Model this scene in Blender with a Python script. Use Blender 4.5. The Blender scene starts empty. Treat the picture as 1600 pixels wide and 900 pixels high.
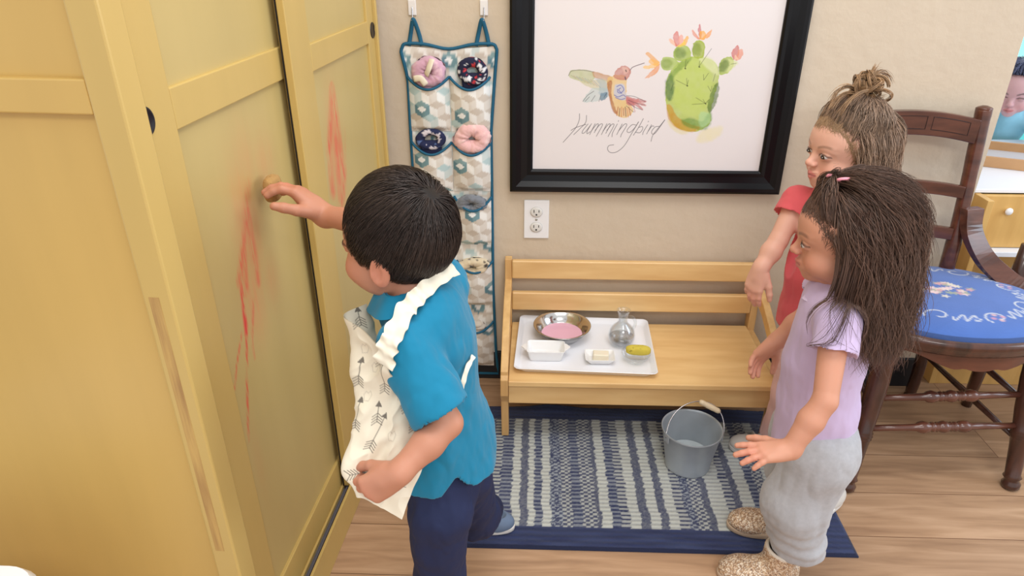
import bpy, math, random
import numpy as np
from mathutils import Vector, Matrix

# ------------------------------------------------------------------ camera, world, lights, exposure
SC = bpy.context.scene
COL = SC.collection
cam_d = bpy.data.cameras.new('camera'); cam = bpy.data.objects.new('camera', cam_d); COL.objects.link(cam)
cam.location = (0, -1.84, 1.255)
cam.rotation_euler = (math.radians(63), 0, math.radians(1.9))
cam_d.sensor_width = 36; cam_d.lens = 36 * 1092 / 1600; cam_d.clip_start = 0.02
SC.camera = cam
SC.view_settings.view_transform = 'Standard'; SC.view_settings.look = 'None'
SC.view_settings.gamma = 1; SC.view_settings.use_curve_mapping = False
SC.view_settings.exposure = 0.36
wd = bpy.data.worlds.new('world'); SC.world = wd; wd.use_nodes = True
wbg = wd.node_tree.nodes['Background']; wbg.inputs[0].default_value = (0.99, 0.99, 1.0, 1); wbg.inputs[1].default_value = 0.78

def area(name, loc, target, sx, sy, power, color):
    d = bpy.data.lights.new(name, 'AREA'); d.shape = 'RECTANGLE'; d.size = sx; d.size_y = sy; d.energy = power; d.color = color
    o = bpy.data.objects.new(name, d); COL.objects.link(o); o.location = loc
    o.rotation_euler = (Vector(target) - Vector(loc)).to_track_quat('-Z', 'Y').to_euler()
    return o
area('ceiling_light_panel', (0.3, -1.1, 2.55), (0.3, -1.0, 0), 1.2, 0.6, 15, (1.0, 0.98, 0.95))
area('ceiling_light_panel_back', (0.6, -3.0, 2.55), (0.5, -2.6, 0), 1.2, 0.6, 22, (1.0, 0.98, 0.95))
area('window_daylight', (3.2, -0.9, 1.7), (0.4, -0.6, 0.5), 1.6, 1.4, 26, (0.72, 0.86, 1.0))

# ------------------------------------------------------------------ helpers
def lin(r, g, b):
    f = lambda c: (c / 255 / 12.92) if c / 255 <= 0.04045 else ((c / 255 + 0.055) / 1.055) ** 2.4
    return (f(r), f(g), f(b))
def linv(a):
    a = np.asarray(a, float) / 255
    return np.where(a <= 0.04045, a / 12.92, ((a + 0.055) / 1.055) ** 2.4)

def mat(name, col, rough=0.5, metal=0.0, var=0.0, vscale=8.0, vstretch=(1, 1, 1), bump=0.0, bscale=60.0, bstretch=(1, 1, 1),
        spec=0.5, attr=None, trans=0.0, ior=1.45, sss=0.0, coat=0.0, sheen=0.0, col2=None, emit=None, detail=4.0, bdist=0.002):
    m = bpy.data.materials.new(name); m.use_nodes = True
    nt = m.node_tree; N = nt.nodes; L = nt.links; b = N['Principled BSDF']
    b.inputs['Roughness'].default_value = rough; b.inputs['Metallic'].default_value = metal
    b.inputs['Specular IOR Level'].default_value = spec; b.inputs['IOR'].default_value = ior
    b.inputs['Transmission Weight'].default_value = trans; b.inputs['Coat Weight'].default_value = coat
    b.inputs['Sheen Weight'].default_value = sheen
    if sss:
        b.inputs['Subsurface Weight'].default_value = sss; b.inputs['Subsurface Radius'].default_value = (0.012, 0.005, 0.003)
        b.inputs['Subsurface Scale'].default_value = 0.6
    c = (*col, 1.0); b.inputs['Base Color'].default_value = c
    def coords(scale, st):
        tc = N.new('ShaderNodeTexCoord'); mp = N.new('ShaderNodeMapping'); mp.inputs['Scale'].default_value = st
        L.new(tc.outputs['Object'], mp.inputs['Vector']); nz = N.new('ShaderNodeTexNoise')
        nz.inputs['Scale'].default_value = scale; nz.inputs['Detail'].default_value = detail
        L.new(mp.outputs[0], nz.inputs['Vector']); return nz
    src = None
    if attr:
        at = N.new('ShaderNodeAttribute'); at.attribute_name = attr; src = at.outputs['Color']
        L.new(src, b.inputs['Base Color'])
    if var > 0 or col2 is not None:
        nz = coords(vscale, vstretch)
        mx = N.new('ShaderNodeMix'); mx.data_type = 'RGBA'
        rp = N.new('ShaderNodeMapRange'); rp.inputs['From Min'].default_value = 0.3; rp.inputs['From Max'].default_value = 0.7
        L.new(nz.outputs['Fac'], rp.inputs['Value']); L.new(rp.outputs[0], mx.inputs['Factor'])
        if col2 is None: col2 = tuple(x * (1 - var) for x in col)
        if src is not None:
            mm = N.new('ShaderNodeMix'); mm.data_type = 'RGBA'; mm.blend_type = 'MULTIPLY'; mm.inputs['Factor'].default_value = 1
            mx.inputs[6].default_value = (1, 1, 1, 1); mx.inputs[7].default_value = (1 - var,) * 3 + (1,)
            L.new(src, mm.inputs[6]); L.new(mx.outputs[2], mm.inputs[7]); L.new(mm.outputs[2], b.inputs['Base Color'])
        else:
            mx.inputs[6].default_value = c; mx.inputs[7].default_value = (*col2, 1)
            L.new(mx.outputs[2], b.inputs['Base Color'])
    if bump > 0:
        nb = coords(bscale, bstretch); bp = N.new('ShaderNodeBump'); bp.inputs['Strength'].default_value = bump
        bp.inputs['Distance'].default_value = bdist
        L.new(nb.outputs['Fac'], bp.inputs['Height']); L.new(bp.outputs[0], b.inputs['Normal'])
    if emit:
        b.inputs['Emission Color'].default_value = (*emit[0], 1); b.inputs['Emission Strength'].default_value = emit[1]
    return m

def tag(o, label=None, cat=None, group=None, kind=None):
    if label: o['label'] = label
    if cat: o['category'] = cat
    if group: o['group'] = group
    if kind: o['kind'] = kind
    return o
def thing(name, label, cat, loc=(0, 0, 0), rz=0, group=None):
    o = bpy.data.objects.new(name, None); COL.objects.link(o); o.empty_display_size = 0.05
    o.location = loc; o.rotation_euler = (0, 0, rz)
    return tag(o, label, cat, group)

class MB:
    def __init__(s): s.v = []; s.f = []
    def add(s, v, f):
        n = len(s.v); s.v.extend([tuple(map(float, p)) for p in v]); s.f.extend([tuple(i + n for i in q) for q in f]); return s
    def box(s, c, d, R=None):
        x, y, z = d[0] / 2, d[1] / 2, d[2] / 2
        P = [Vector((a * x, b * y, e * z)) for a in (-1, 1) for b in (-1, 1) for e in (-1, 1)]
        if R is not None: P = [R @ p for p in P]
        P = [p + Vector(c) for p in P]
        return s.add(P, [(0, 1, 3, 2), (4, 6, 7, 5), (0, 4, 5, 1), (2, 3, 7, 6), (0, 2, 6, 4), (1, 5, 7, 3)])
    def bb(s, x0, x1, y0, y1, z0, z1): return s.box(((x0 + x1) / 2, (y0 + y1) / 2, (z0 + z1) / 2), (x1 - x0, y1 - y0, z1 - z0))
    def tube(s, path, r, n=12, caps=True, flat=None):
        P = [Vector(p) for p in path]; k = len(P); rr = r if hasattr(r, '__len__') else [r] * k
        T = []
        for i in range(k):
            t = (P[min(i + 1, k - 1)] - P[max(i - 1, 0)]); T.append(t.normalized() if t.length > 1e-9 else Vector((0, 0, 1)))
        a = Vector((0, 0, 1)) if abs(T[0].z) < 0.9 else Vector((1, 0, 0))
        U = (a - T[0] * a.dot(T[0])).normalized(); vs = []
        for i in range(k):
            U = (U - T[i] * U.dot(T[i])).normalized(); W = T[i].cross(U)
            for j in range(n):
                th = 2 * math.pi * j / n; ru = rr[i]; rw = rr[i] * (flat if flat else 1)
                vs.append(P[i] + U * math.cos(th) * ru + W * math.sin(th) * rw)
        fs = [(i * n + j, i * n + (j + 1) % n, (i + 1) * n + (j + 1) % n, (i + 1) * n + j) for i in range(k - 1) for j in range(n)]
        if caps: fs += [tuple(range(n))[::-1], tuple((k - 1) * n + j for j in range(n))]
        return s.add(vs, fs)
    def loop(s, path, r, n=8):
        P = [Vector(p) for p in path]; k = len(P); vs = []
        U = None
        for i in range(k):
            t = (P[(i + 1) % k] - P[i - 1]).normalized()
            if U is None:
                a = Vector((0, 0, 1)) if abs(t.z) < 0.9 else Vector((1, 0, 0)); U = a
            U = (U - t * U.dot(t)).normalized(); W = t.cross(U)
            rr = r[i] if hasattr(r, '__len__') else r
            for j in range(n): th = 2 * math.pi * j / n; vs.append(P[i] + (U * math.cos(th) + W * math.sin(th)) * rr)
        fs = [(i * n + j, i * n + (j + 1) % n, ((i + 1) % k) * n + (j + 1) % n, ((i + 1) % k) * n + j) for i in range(k) for j in range(n)]
        return s.add(vs, fs)
    def lathe(s, prof, c=(0, 0, 0), n=40, sx=1, sy=1, R=None, close=False):
        k = len(prof); vs = []
        for r, z in prof:
            for j in range(n):
                th = 2 * math.pi * j / n; p = Vector((r * math.cos(th) * sx, r * math.sin(th) * sy, z))
                if R is not None: p = R @ p
                vs.append(p + Vector(c))
        fs = [(i * n + j, i * n + (j + 1) % n, (i + 1) * n + (j + 1) % n, (i + 1) * n + j) for i in range(k - 1) for j in range(n)]
        if close: fs += [((k - 1) * n + j, (k - 1) * n + (j + 1) % n, (j + 1) % n, j) for j in range(n)]
        else:
            if prof[0][0] > 1e-6: fs.append(tuple(range(n))[::-1])
            if prof[-1][0] > 1e-6: fs.append(tuple((k - 1) * n + j for j in range(n)))
        return s.add(vs, fs)
    def prism(s, outline, axis, a, b):
        # outline 2-D points; axis 'x','y','z' extruded from a to b
        def P(u, v, w): return {'x': (w, u, v), 'y': (u, w, v), 'z': (u, v, w)}[axis]
        n = len(outline); vs = [P(u, v, a) for u, v in outline] + [P(u, v, b) for u, v in outline]
        fs = [tuple(range(n))[::-1], tuple(range(n, 2 * n))] + [(i, (i + 1) % n, n + (i + 1) % n, n + i) for i in range(n)]
        return s.add(vs, fs)
    def build(s, name, m, parent=None, smooth=False, bevel=0.0, seg=2, sub=0, attrs=None):
        me = bpy.data.meshes.new(name); me.from_pydata(s.v, [], s.f); me.validate()
        o = bpy.data.objects.new(name, me); COL.objects.link(o)
        if m: me.materials.append(m)
        import bmesh
        bm = bmesh.new(); bm.from_mesh(me); bmesh.ops.recalc_face_normals(bm, faces=bm.faces); bm.to_mesh(me); bm.free()
        if smooth: me.shade_smooth()
        if bevel > 0:
            md = o.modifiers.new('edge', 'BEVEL'); md.width = bevel; md.segments = seg; md.limit_method = 'ANGLE'; md.angle_limit = math.radians(40)
            md.harden_normals = False
        if sub: md = o.modifiers.new('sub', 'SUBSURF'); md.levels = sub; md.render_levels = sub
        if parent: o.parent = parent
        return o

def npmesh(name, V, F, m, parent=None, col=None, smooth=True):
    V = np.asarray(V, np.float32); F = np.asarray(F, np.int32)
    me = bpy.data.meshes.new(name); k = F.shape[1]
    me.vertices.add(len(V)); me.vertices.foreach_set('co', V.ravel())
    me.loops.add(F.size); me.loops.foreach_set('vertex_index', F.ravel())
    me.polygons.add(len(F)); me.polygons.foreach_set('loop_start', np.arange(0, F.size, k, dtype=np.int32))
    me.update(calc_edges=True)
    if smooth: me.shade_smooth()
    else: me.shade_flat()
    if col is not None:
        a = me.color_attributes.new('Col', 'FLOAT_COLOR', 'POINT')
        c = np.ones((len(V), 4), np.float32); c[:, :3] = col; a.data.foreach_set('color', c.ravel())
    if m: me.materials.append(m)
    o = bpy.data.objects.new(name, me); COL.objects.link(o)
    if parent: o.parent = parent
    return o

def gridfaces(nu, nv, wrap_u=False, off=0):
    i = np.arange(nu if wrap_u else nu - 1); j = np.arange(nv - 1)
    I, J = np.meshgrid(i, j, indexing='ij'); I2 = (I + 1) % nu
    return np.stack([I * nv + J, I2 * nv + J, I2 * nv + J + 1, I * nv + J + 1], -1).reshape(-1, 4) + off

# value noise on numpy points
def _h(ix, iy, iz, seed=0):
    n = (ix.astype(np.int64) * 374761393 + iy.astype(np.int64) * 668265263 + iz.astype(np.int64) * 2147483647 + seed * 1274126177) & 0xffffffff
    n = ((n ^ (n >> 13)) * 1274126177) & 0xffffffff
    return ((n ^ (n >> 16)) & 0xffff) / 65535.0
def vnoise(x, y, z=None, seed=0):
    x = np.asarray(x, float); y = np.asarray(y, float); z = np.zeros_like(x) if z is None else np.asarray(z, float)
    x, y, z = np.broadcast_arrays(x, y, z)
    ix, iy, iz = np.floor(x), np.floor(y), np.floor(z); fx, fy, fz = x - ix, y - iy, z - iz
    s = lambda t: t * t * (3 - 2 * t)
    fx, fy, fz = s(fx), s(fy), s(fz); r = 0
    for a in (0, 1):
        for b in (0, 1):
            for c in (0, 1):
                w = (fx if a else 1 - fx) * (fy if b else 1 - fy) * (fz if c else 1 - fz)
                r = r + w * _h(ix + a, iy + b, iz + c, seed)
    return r
def fbm(x, y, z=None, o=3, seed=0):
    r = 0; a = 0.5; t = 0
    for i in range(o):
        k = 2 ** i; r = r + a * vnoise(np.asarray(x) * k, np.asarray(y) * k, None if z is None else np.asarray(z) * k, seed + i * 17); t += a; a *= 0.5
    return r / t
def sstep(a, b, x): t = np.clip((x - a) / (b - a), 0, 1); return t * t * (3 - 2 * t)
def segdist(X, Y, pts):
    d = np.full(X.shape, 1e9)
    for (x0, y0), (x1, y1) in zip(pts[:-1], pts[1:]):
        dx, dy = x1 - x0, y1 - y0; t = np.clip(((X - x0) * dx + (Y - y0) * dy) / (dx * dx + dy * dy + 1e-12), 0, 1)
        d = np.minimum(d, np.hypot(X - x0 - t * dx, Y - y0 - t * dy))
    return d
def cat(pts, n=8):
    # catmull-rom resample
    P = [np.array(p, float) for p in pts]; P = [2 * P[0] - P[1]] + P + [2 * P[-1] - P[-2]]; out = []
    for i in range(1, len(P) - 2):
        for k in range(n):
            t = k / n
            out.append(0.5 * ((2 * P[i]) + (-P[i - 1] + P[i + 1]) * t + (2 * P[i - 1] - 5 * P[i] + 4 * P[i + 1] - P[i + 2]) * t * t + (-P[i - 1] + 3 * P[i] - 3 * P[i + 1] + P[i + 2]) * t ** 3))
    out.append(P[-2]); return [tuple(p) for p in out]
# ------------------------------------------------------------------ the room
def floor_material():
    m = bpy.data.materials.new('oak_plank'); m.use_nodes = True; nt = m.node_tree; N = nt.nodes; L = nt.links; b = N['Principled BSDF']
    tc = N.new('ShaderNodeTexCoord'); br = N.new('ShaderNodeTexBrick')
    br.inputs['Scale'].default_value = 1; br.inputs['Brick Width'].default_value = 1.15; br.inputs['Row Height'].default_value = 0.145
    br.inputs['Mortar Size'].default_value = 0.0009; br.inputs['Mortar Smooth'].default_value = 0.1; br.offset = 0.37; br.inputs['Bias'].default_value = 0
    br.inputs['Color1'].default_value = (0, 0, 0, 1); br.inputs['Color2'].default_value = (1, 1, 1, 1); br.inputs['Mortar'].default_value = (0.5, 0.5, 0.5, 1)
    mp0 = N.new('ShaderNodeMapping'); mp0.inputs['Location'].default_value = (0.62, 0.045, 0)
    L.new(tc.outputs['Object'], mp0.inputs[0]); L.new(mp0.outputs[0], br.inputs['Vector'])
    mp = N.new('ShaderNodeMapping'); mp.inputs['Scale'].default_value = (1.8, 18, 1); L.new(tc.outputs['Object'], mp.inputs[0])
    ad = N.new('ShaderNodeVectorMath'); ad.operation = 'ADD'; L.new(mp.outputs[0], ad.inputs[0]); L.new(br.outputs['Color'], ad.inputs[1])
    nz = N.new('ShaderNodeTexNoise'); nz.inputs['Scale'].default_value = 2.2; nz.inputs['Detail'].default_value = 8; nz.inputs['Distortion'].default_value = 0.5; L.new(ad.outputs[0], nz.inputs['Vector'])
    cr = N.new('ShaderNodeValToRGB'); e = cr.color_ramp.elements
    e[0].position = 0.30; e[0].color = (*lin(154, 120, 92), 1); e[1].position = 0.7; e[1].color = (*lin(196, 160, 128), 1)
    q = cr.color_ramp.elements.new(0.5); q.color = (*lin(178, 142, 110), 1)
    L.new(nz.outputs['Fac'], cr.inputs[0])
    hv = N.new('ShaderNodeMix'); hv.data_type = 'RGBA'; hv.blend_type = 'MULTIPLY'; hv.inputs['Factor'].default_value = 1
    rng = N.new('ShaderNodeMapRange'); rng.inputs['To Min'].default_value = 0.9; rng.inputs['To Max'].default_value = 1.05; L.new(br.outputs['Color'], rng.inputs['Value'])
    L.new(cr.outputs[0], hv.inputs[6]); L.new(rng.outputs[0], hv.inputs[7])
    mo = N.new('ShaderNodeMix'); mo.data_type = 'RGBA'; L.new(br.outputs['Fac'], mo.inputs['Factor']); L.new(hv.outputs[2], mo.inputs[6]); mo.inputs[7].default_value = (*lin(100, 66, 44), 1)
    L.new(mo.outputs[2], b.inputs['Base Color']); b.inputs['Roughness'].default_value = 0.42
    bp = N.new('ShaderNodeBump'); bp.inputs['Strength'].default_value = 0.15; bp.inputs['Distance'].default_value = 0.001; L.new(nz.outputs['Fac'], bp.inputs['Height']); L.new(bp.outputs[0], b.inputs['Normal'])
    return m
M = {}
M['wall'] = mat('stucco_wall', lin(210, 194, 172), rough=0.75, var=0.05, vscale=5, bump=0.35, bscale=30, bdist=0.006, detail=3)
M['black_base'] = mat('black_baseboard', lin(30, 30, 34), rough=0.45)
fl = MB().bb(-3, 5, -4, 4.0, -0.05, 0).build('floor', floor_material()); tag(fl, kind='structure')
wb = MB().bb(-3, 1.19, 0, 0.14, 0, 2.7).build('wall_back', M['wall']); tag(wb, kind='structure')
bb = MB().bb(-0.36, 1.19, -0.009, 0, 0, 0.1).build('baseboard_back', M['black_base'], bevel=0.003); tag(bb, kind='structure')
wf = MB().bb(-3, 5, 3.9, 4.0, 0, 0.35).bb(-3, 1.2, 3.9, 4, 0.35, 2.7).bb(3.9, 5, 3.9, 4, 0.35, 2.7).bb(1.2, 3.9, 3.9, 4, 2.3, 2.7).build('wall_far', M['wall']); tag(wf, kind='structure')
wn = MB().bb(1.2, 3.9, 3.93, 3.95, 0.35, 2.3).build('window_1', mat('daylit_glass', lin(120, 220, 225), rough=0.1, emit=(lin(120, 225, 232), 1.3))); tag(wn, kind='structure')
wfr = MB().bb(1.2, 3.9, 3.89, 3.93, 0.35, 0.4).bb(1.2, 3.9, 3.89, 3.93, 1.3, 1.34).bb(2.5, 2.55, 3.89, 3.93, 0.4, 2.3).build('window_frame', mat('white_frame', lin(230, 235, 235)), wn)
# teal play carpet in the next room
cp = MB().bb(1.3, 3.8, 0.82, 3.6, 0, 0.012).build('play_carpet', mat('teal_carpet', lin(110, 215, 215), rough=0.95, bump=0.3, bscale=300), bevel=0.004)
tag(cp, 'bright teal carpet on the floor of the next room beyond the wall end', 'carpet')
# ------------------------------------------------------------------ yellow wardrobe with sliding doors
YEL = lin(206, 176, 106); YEL2 = lin(200, 177, 116)
M['yellow'] = mat('yellow_paint', YEL, rough=0.36, var=0.07, vscale=3.0, vstretch=(4, 4, 0.5), bump=0.10, bscale=40, bstretch=(6, 6, 0.4), bdist=0.001)
M['yellow_end'] = mat('yellow_paint_end', lin(208, 173, 100), rough=0.4, var=0.08, vscale=3.0, vstretch=(4, 4, 0.5), bump=0.10, bscale=40, bstretch=(6, 6, 0.4), bdist=0.001)
M['yellow_worn'] = mat('yellow_paint_worn', lin(204, 168, 100), rough=0.5, col2=lin(168, 130, 80), vscale=9, vstretch=(14, 14, 1.0), bump=0.3, bscale=30, bstretch=(12, 12, 1), bdist=0.001)
M['track'] = mat('dark_track_rail', lin(104, 104, 116), rough=0.4, metal=0.1)
M['pull'] = mat('black_pull_cup', lin(28, 26, 34), rough=0.3)
CA = math.radians(-3.8)
# cabinet frame: local Y runs along the front towards the wall, local X out into the room
cab = thing('wardrobe_cabinet', 'tall yellow painted wardrobe with sliding panel doors smeared with red paint', 'cabinet', (-0.434, -0.778, 0), CA)
D = 0.62; HT = 1.95; S0 = -0.301; S1 = 0.735
# corner post between end panel and front
MB().bb(-0.038, 0, S0, S0 + 0.043, 0, HT).build('corner_post', M['yellow'], cab, bevel=0.003)
MB().bb(-0.0300, -0.0160, S0 - 0.0003, S0 + 0.02, 0.402, 0.845).build('wood_filler_strip', M['yellow_worn'], cab)
# end panel, frame and rails (faces the camera)
MB().bb(-D - 0.04, -D, S0 + 0.001, S0 + 0.03, 0, HT).build('end_stile', M['yellow_end'], cab, bevel=0.002)
MB().bb(-D, -0.0382, S0 + 0.001, S0 + 0.024, 1.073, 1.112).build('end_rail', M['yellow_end'], cab, bevel=0.002)
MB().bb(-D, -0.0382, S0 + 0.001, S0 + 0.024, 0, 0.09).build('end_rail', M['yellow_end'], cab, bevel=0.002)
MB().bb(-D, -0.0382, S0 + 0.001, S0 + 0.024, HT - 0.09, HT).build('end_rail', M['yellow_end'], cab, bevel=0.002)
MB().bb(-D, -0.0382, S0 + 0.013, S0 + 0.02, 0.09, HT - 0.09).build('end_panel', M['yellow_end'], cab)
# case: back, top, far end post
MB().bb(-D, -D + 0.02, S0 + 0.03, S1, 0.02, HT).bb(-D + 0.02, -0.08, S1 - 0.02, S1, 0.02, HT - 0.02).bb(-D + 0.02, -0.001, S0 + 0.045, S1, HT - 0.02, HT).bb(-D + 0.02, -0.08, S0 + 0.045, S1 - 0.02, 0.03, 0.05).build('carcass', M['yellow'], cab)
MB().bb(-0.075, 0.0, S1 - 0.012, S1, 0.0, HT).build('corner_post', M['yellow'], cab, bevel=0.002)
# plinth with double track
MB().bb(-0.006, 0.0, S0 + 0.043, S1 - 0.012, 0, 0.087).bb(-0.075, -0.006, S0 + 0.043, S1 - 0.012, 0, 0.060).bb(-0.030, -0.024, S0 + 0.043, S1 - 0.012, 0.06, 0.075).build('plinth', M['yellow'], cab, bevel=0.0015)
MB().bb(-0.024, -0.006, S0 + 0.043, S1 - 0.012, 0.0602, 0.064).bb(-0.0165, -0.0135, S0 + 0.043, S1 - 0.012, 0.064, 0.073).build('track', M['track'], cab)

def paint_col(Y, Z, base, streaks, haze):
    r = np.zeros(Y.shape)
    for (pts, w, st) in streaks:
        d = segdist(Y, Z, pts); n = fbm(Y * 700, Z * 28, seed=5); n2 = fbm(Y * 160, Z * 12, seed=9)
        a = np.clip(1 - d / w, 0, 1) ** 0.8 * st * sstep(0.30, 0.62, n) * sstep(0.15, 0.55, n2 + 0.1)
        r = np.maximum(r, a)
    h = np.zeros(Y.shape)
    for (cy, cz, ry, rz, st) in haze:
        q = ((Y - cy) / ry) ** 2 + ((Z - cz) / rz) ** 2; h = np.maximum(h, np.exp(-q * 1.6) * st * (0.45 + 0.9 * fbm(Y * 130, Z * 10, seed=3)))
    red = linv([226, 62, 60]); pink = linv([226, 120, 88])
    c = np.ones(Y.shape + (3,)) * np.array(base)
    c = c * (1 - 0.07 * fbm(Y * 22, Z * 3.0, seed=1))[..., None]
    h = np.clip(h, 0, 1)[..., None]; c = c * (1 - h) + pink * h
    r = np.clip(r, 0, 1)[..., None]; return c * (1 - r) + red * r
M['door_panel'] = mat('yellow_door_panel', YEL, rough=0.33, attr='Col', bump=0.08, bscale=40, bstretch=(6, 6, 0.4), bdist=0.001)

def door(name_face_x, s0, s1, z0, z1, wl, wr, rail, streaks, haze, pull_s, pull_z, label):
    X = name_face_x; d = MB()
    d.bb(X - 0.014, X, s0, s0 + wl, z0, z1).bb(X - 0.014, X, s1 - wr, s1, z0, z1).bb(X - 0.0139, X - 0.0001, s0 + wl, s1 - wr, z0, z0 + 0.085).bb(X - 0.0139, X - 0.0001, s0 + wl, s1 - wr, rail[0], rail[1]).bb(X - 0.0139, X - 0.0001, s0 + wl, s1 - wr, z1 - 0.07, z1)
    o = d.build('sliding_door', M['yellow'], cab, bevel=0.0018)
    o['label'] = label
    # recessed panel as a fine sheet carrying the dried paint
    px = X - 0.0065; a0, a1, b0, b1 = s0 + wl - 0.002, s1 - wr + 0.002, z0 + 0.083, z1 - 0.06
    step = 0.0022; ny = int((a1 - a0) / step); nz = int((b1 - b0) / step)
    Y, Z = np.meshgrid(np.linspace(a0, a1, ny), np.linspace(b0, b1, nz), indexing='ij')
    c = paint_col(Y, Z, YEL2, streaks, haze)
    V = np.stack([np.full(Y.shape, px), Y, Z], -1).reshape(-1, 3); F = gridfaces(ny, nz)
    B = V[[0, nz - 1, len(V) - 1, len(V) - nz]].copy(); B[:, 0] -= 0.005; k = len(V)
    V = np.vstack([V, B]); F = np.vstack([F, [[k, k + 1, k + 2, k + 3]]]); C = np.vstack([c.reshape(-1, 3), np.tile(YEL2, (4, 1))])
    p = npmesh('door_panel', V, F, M['door_panel'], o, C)
    R = Matrix.Rotation(math.radians(90), 3, 'Y')
    MB().lathe([(0.0, -0.0004), (0.0135, -0.0004), (0.0155, 0.0008), (0.0175, 0.001), (0.0185, 0.0), (0.0185, -0.003), (0, -0.003)], (X + 0.0009, pull_s, pull_z), 36, 1, 1, R).build('pull_cup', M['pull'], o, smooth=True)
    return o
st1 = [([(.019, .884), (-.012, .829)], .016, .30), ([(.0, .847), (-.003, .802), (-.002, .755), (-.005, .72)], .014, .60), ([(-.012, .829), (-.043, .785), (-.067, .75)], .014, .75), ([(-.059, .758), (-.067, .715), (-.076, .66)], .0095, 1.3),
       ([(-.076, .66), (-.106, .578), (-.139, .482)], .0065, .9), ([(-.09, .668), (-.125, .628), (-.145, .596)], .0055, .8), ([(-.034, .698), (-.066, .629)], .006, .6), ([(-.062, .652), (-.066, .603)], .005, .55), ([(-.030, .80), (-.05, .72)], .010, .7)]
hz1 = [(-.01, .82, .05, .12, .42), (.02, .92, .05, .08, .16), (-.03, .70, .045, .09, .34), (.04, .70, .04, .06, .2), (.09, .9, .05, .06, .2), (-.12, .42, .02, .1, .1)]
door(-0.030, S0 + 0.045, 0.245, 0.062, HT - 0.03, 0.10, 0.022, (1.020, 1.075), st1, hz1, -0.222, 1.047, 'nearer sliding door with the long red paint smear being scrubbed')
st2 = [([(.402, .961), (.374, .904), (.341, .846), (.336, .764)], .022, .75), ([(.406, .95), (.41, .854), (.42, .78), (.387, .724)], .020, .8), ([(.404, .975), (.402, .93)], .008, .9), ([(.355, .896), (.324, .81)], .008, .6), ([(.456, .87), (.437, .804)], .005, .35), ([(.39, .86), (.38, .74)], .02, .6)]
hz2 = [(0.385, 0.83, 0.045, 0.13, 0.62)]
door(-0.008, 0.197, S1 - 0.014, 0.076, HT - 0.03, 0.098, 0.05, (1.018, 1.068), st2, hz2, 0.708, 1.044, 'farther sliding door with one red paint smear')
MB().bb(-0.0246, -0.0222, 0.1965, 0.205, 0.076, HT - 0.03).build('gap_shadow_strip', mat('gap_shadow_black', lin(34, 28, 24), rough=0.9), cab)  # black strip standing in for the shadow in the gap between the doors
MB().bb(-0.0298, -0.0262, 0.206, 0.215, 0.10, HT - 0.04).build('stop_bead', M['yellow'], cab, bevel=0.001)
# ------------------------------------------------------------------ framed watercolour
pic = thing('framed_picture', 'large black framed watercolour of a hummingbird and a flowering cactus on the wall', 'picture', (0.297, 0, 0.62))
M['black_frame'] = mat('black_frame_gloss', lin(10, 10, 14), rough=0.3, spec=0.35)
FX0, FX1, FZ0, FZ1 = -0.366 + 0.003, 0.364, 0.003, 0.62
def frame_side(p0, p1, inward):
    # moulded profile swept along one side with mitred ends: profile (distance from outer edge, depth)
    prof = [(0, -0.001), (0, 0.022), (0.006, 0.026), (0.016, 0.026), (0.030, 0.019), (0.046, 0.016), (0.056, 0.017), (0.061, 0.012), (0.061, -0.001)]
    return prof
mb = MB(); prof = frame_side(0, 0, 0)
cor = [(FX0, FZ0, 1, 1), (FX1, FZ0, -1, 1), (FX1, FZ1, -1, -1), (FX0, FZ1, 1, -1)]
vs = []
for (x, z, sx, sz) in cor:
    for (d, e) in prof: vs.append((x + sx * d, -e, z + sz * d))
k = len(prof); fs = [(i * k + j, i * k + (j + 1) % k, ((i + 1) % 4) * k + (j + 1) % k, ((i + 1) % 4) * k + j) for i in range(4) for j in range(k)]
mb.add(vs, fs).build('frame', M['black_frame'], pic, bevel=0.001)
def art_px(x, z, y=-0.012):
    # where a point of the sheet falls in the sketch's own drawing units
    th, yw = math.radians(27), math.radians(1.9); dx, dy, dz = x, y + 1.84, z - 1.255
    X = dx * math.cos(yw) + dy * math.sin(yw); Y = -dx * math.sin(yw) + dy * math.cos(yw)
    Dd = Y * math.cos(th) - dz * math.sin(th); U = Y * math.sin(th) + dz * math.cos(th)
    return 800 + 1092 * X / Dd, 450 - 1092 * U / Dd
PA = (0.045, 0.560, 0.700, 1.066); ST = 0.00098
gx = np.arange(PA[0], PA[1] + ST / 2, ST); gz = np.arange(PA[2], PA[3] + ST / 2, ST)
GX, GZ = np.meshgrid(gx, gz, indexing='ij'); U_, V_ = art_px(GX, GZ)
paper = np.array(lin(231, 224, 224)); ART = np.ones(GX.shape + (3,)) * paper
def lay(mask, col): 
    global ART
    m = np.clip(mask, 0, 1)[..., None]; ART = ART * (1 - m) + linv(col) * m
def inpoly(X, Y, P):
    ins = np.zeros(X.shape, bool); n = len(P)
    for i in range(n):
        x0, y0 = P[i]; x1, y1 = P[(i + 1) % n]
        c = ((y0 > Y) != (y1 > Y)) & (X < (x1 - x0) * (Y - y0) / (y1 - y0 + 1e-9) + x0); ins ^= c
    return ins
def wash(P, col, a=0.9, soft=1.2, mott=0.35, seed=0, edge=0.15, S=None):
    if S: P = [S(*p) for p in P]
    P = cat(P + [P[0]], 5)[:-1]
    wx = (vnoise(U_ * .35, V_ * .35, seed=seed) - .5) * 1.6; d = segdist(U_ + wx, V_ + wx, P + [P[0]]); ins = inpoly(U_ + wx, V_ + wx, P)
    sd = np.where(ins, -d, d); m = sstep(soft, -soft * 0.3, sd) * a * (1 - mott * fbm(U_ * .12, V_ * .12, seed=seed + 3))
    m = m + edge * np.exp(-(sd / 0.8) ** 2) * ins; lay(m, col)
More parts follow.
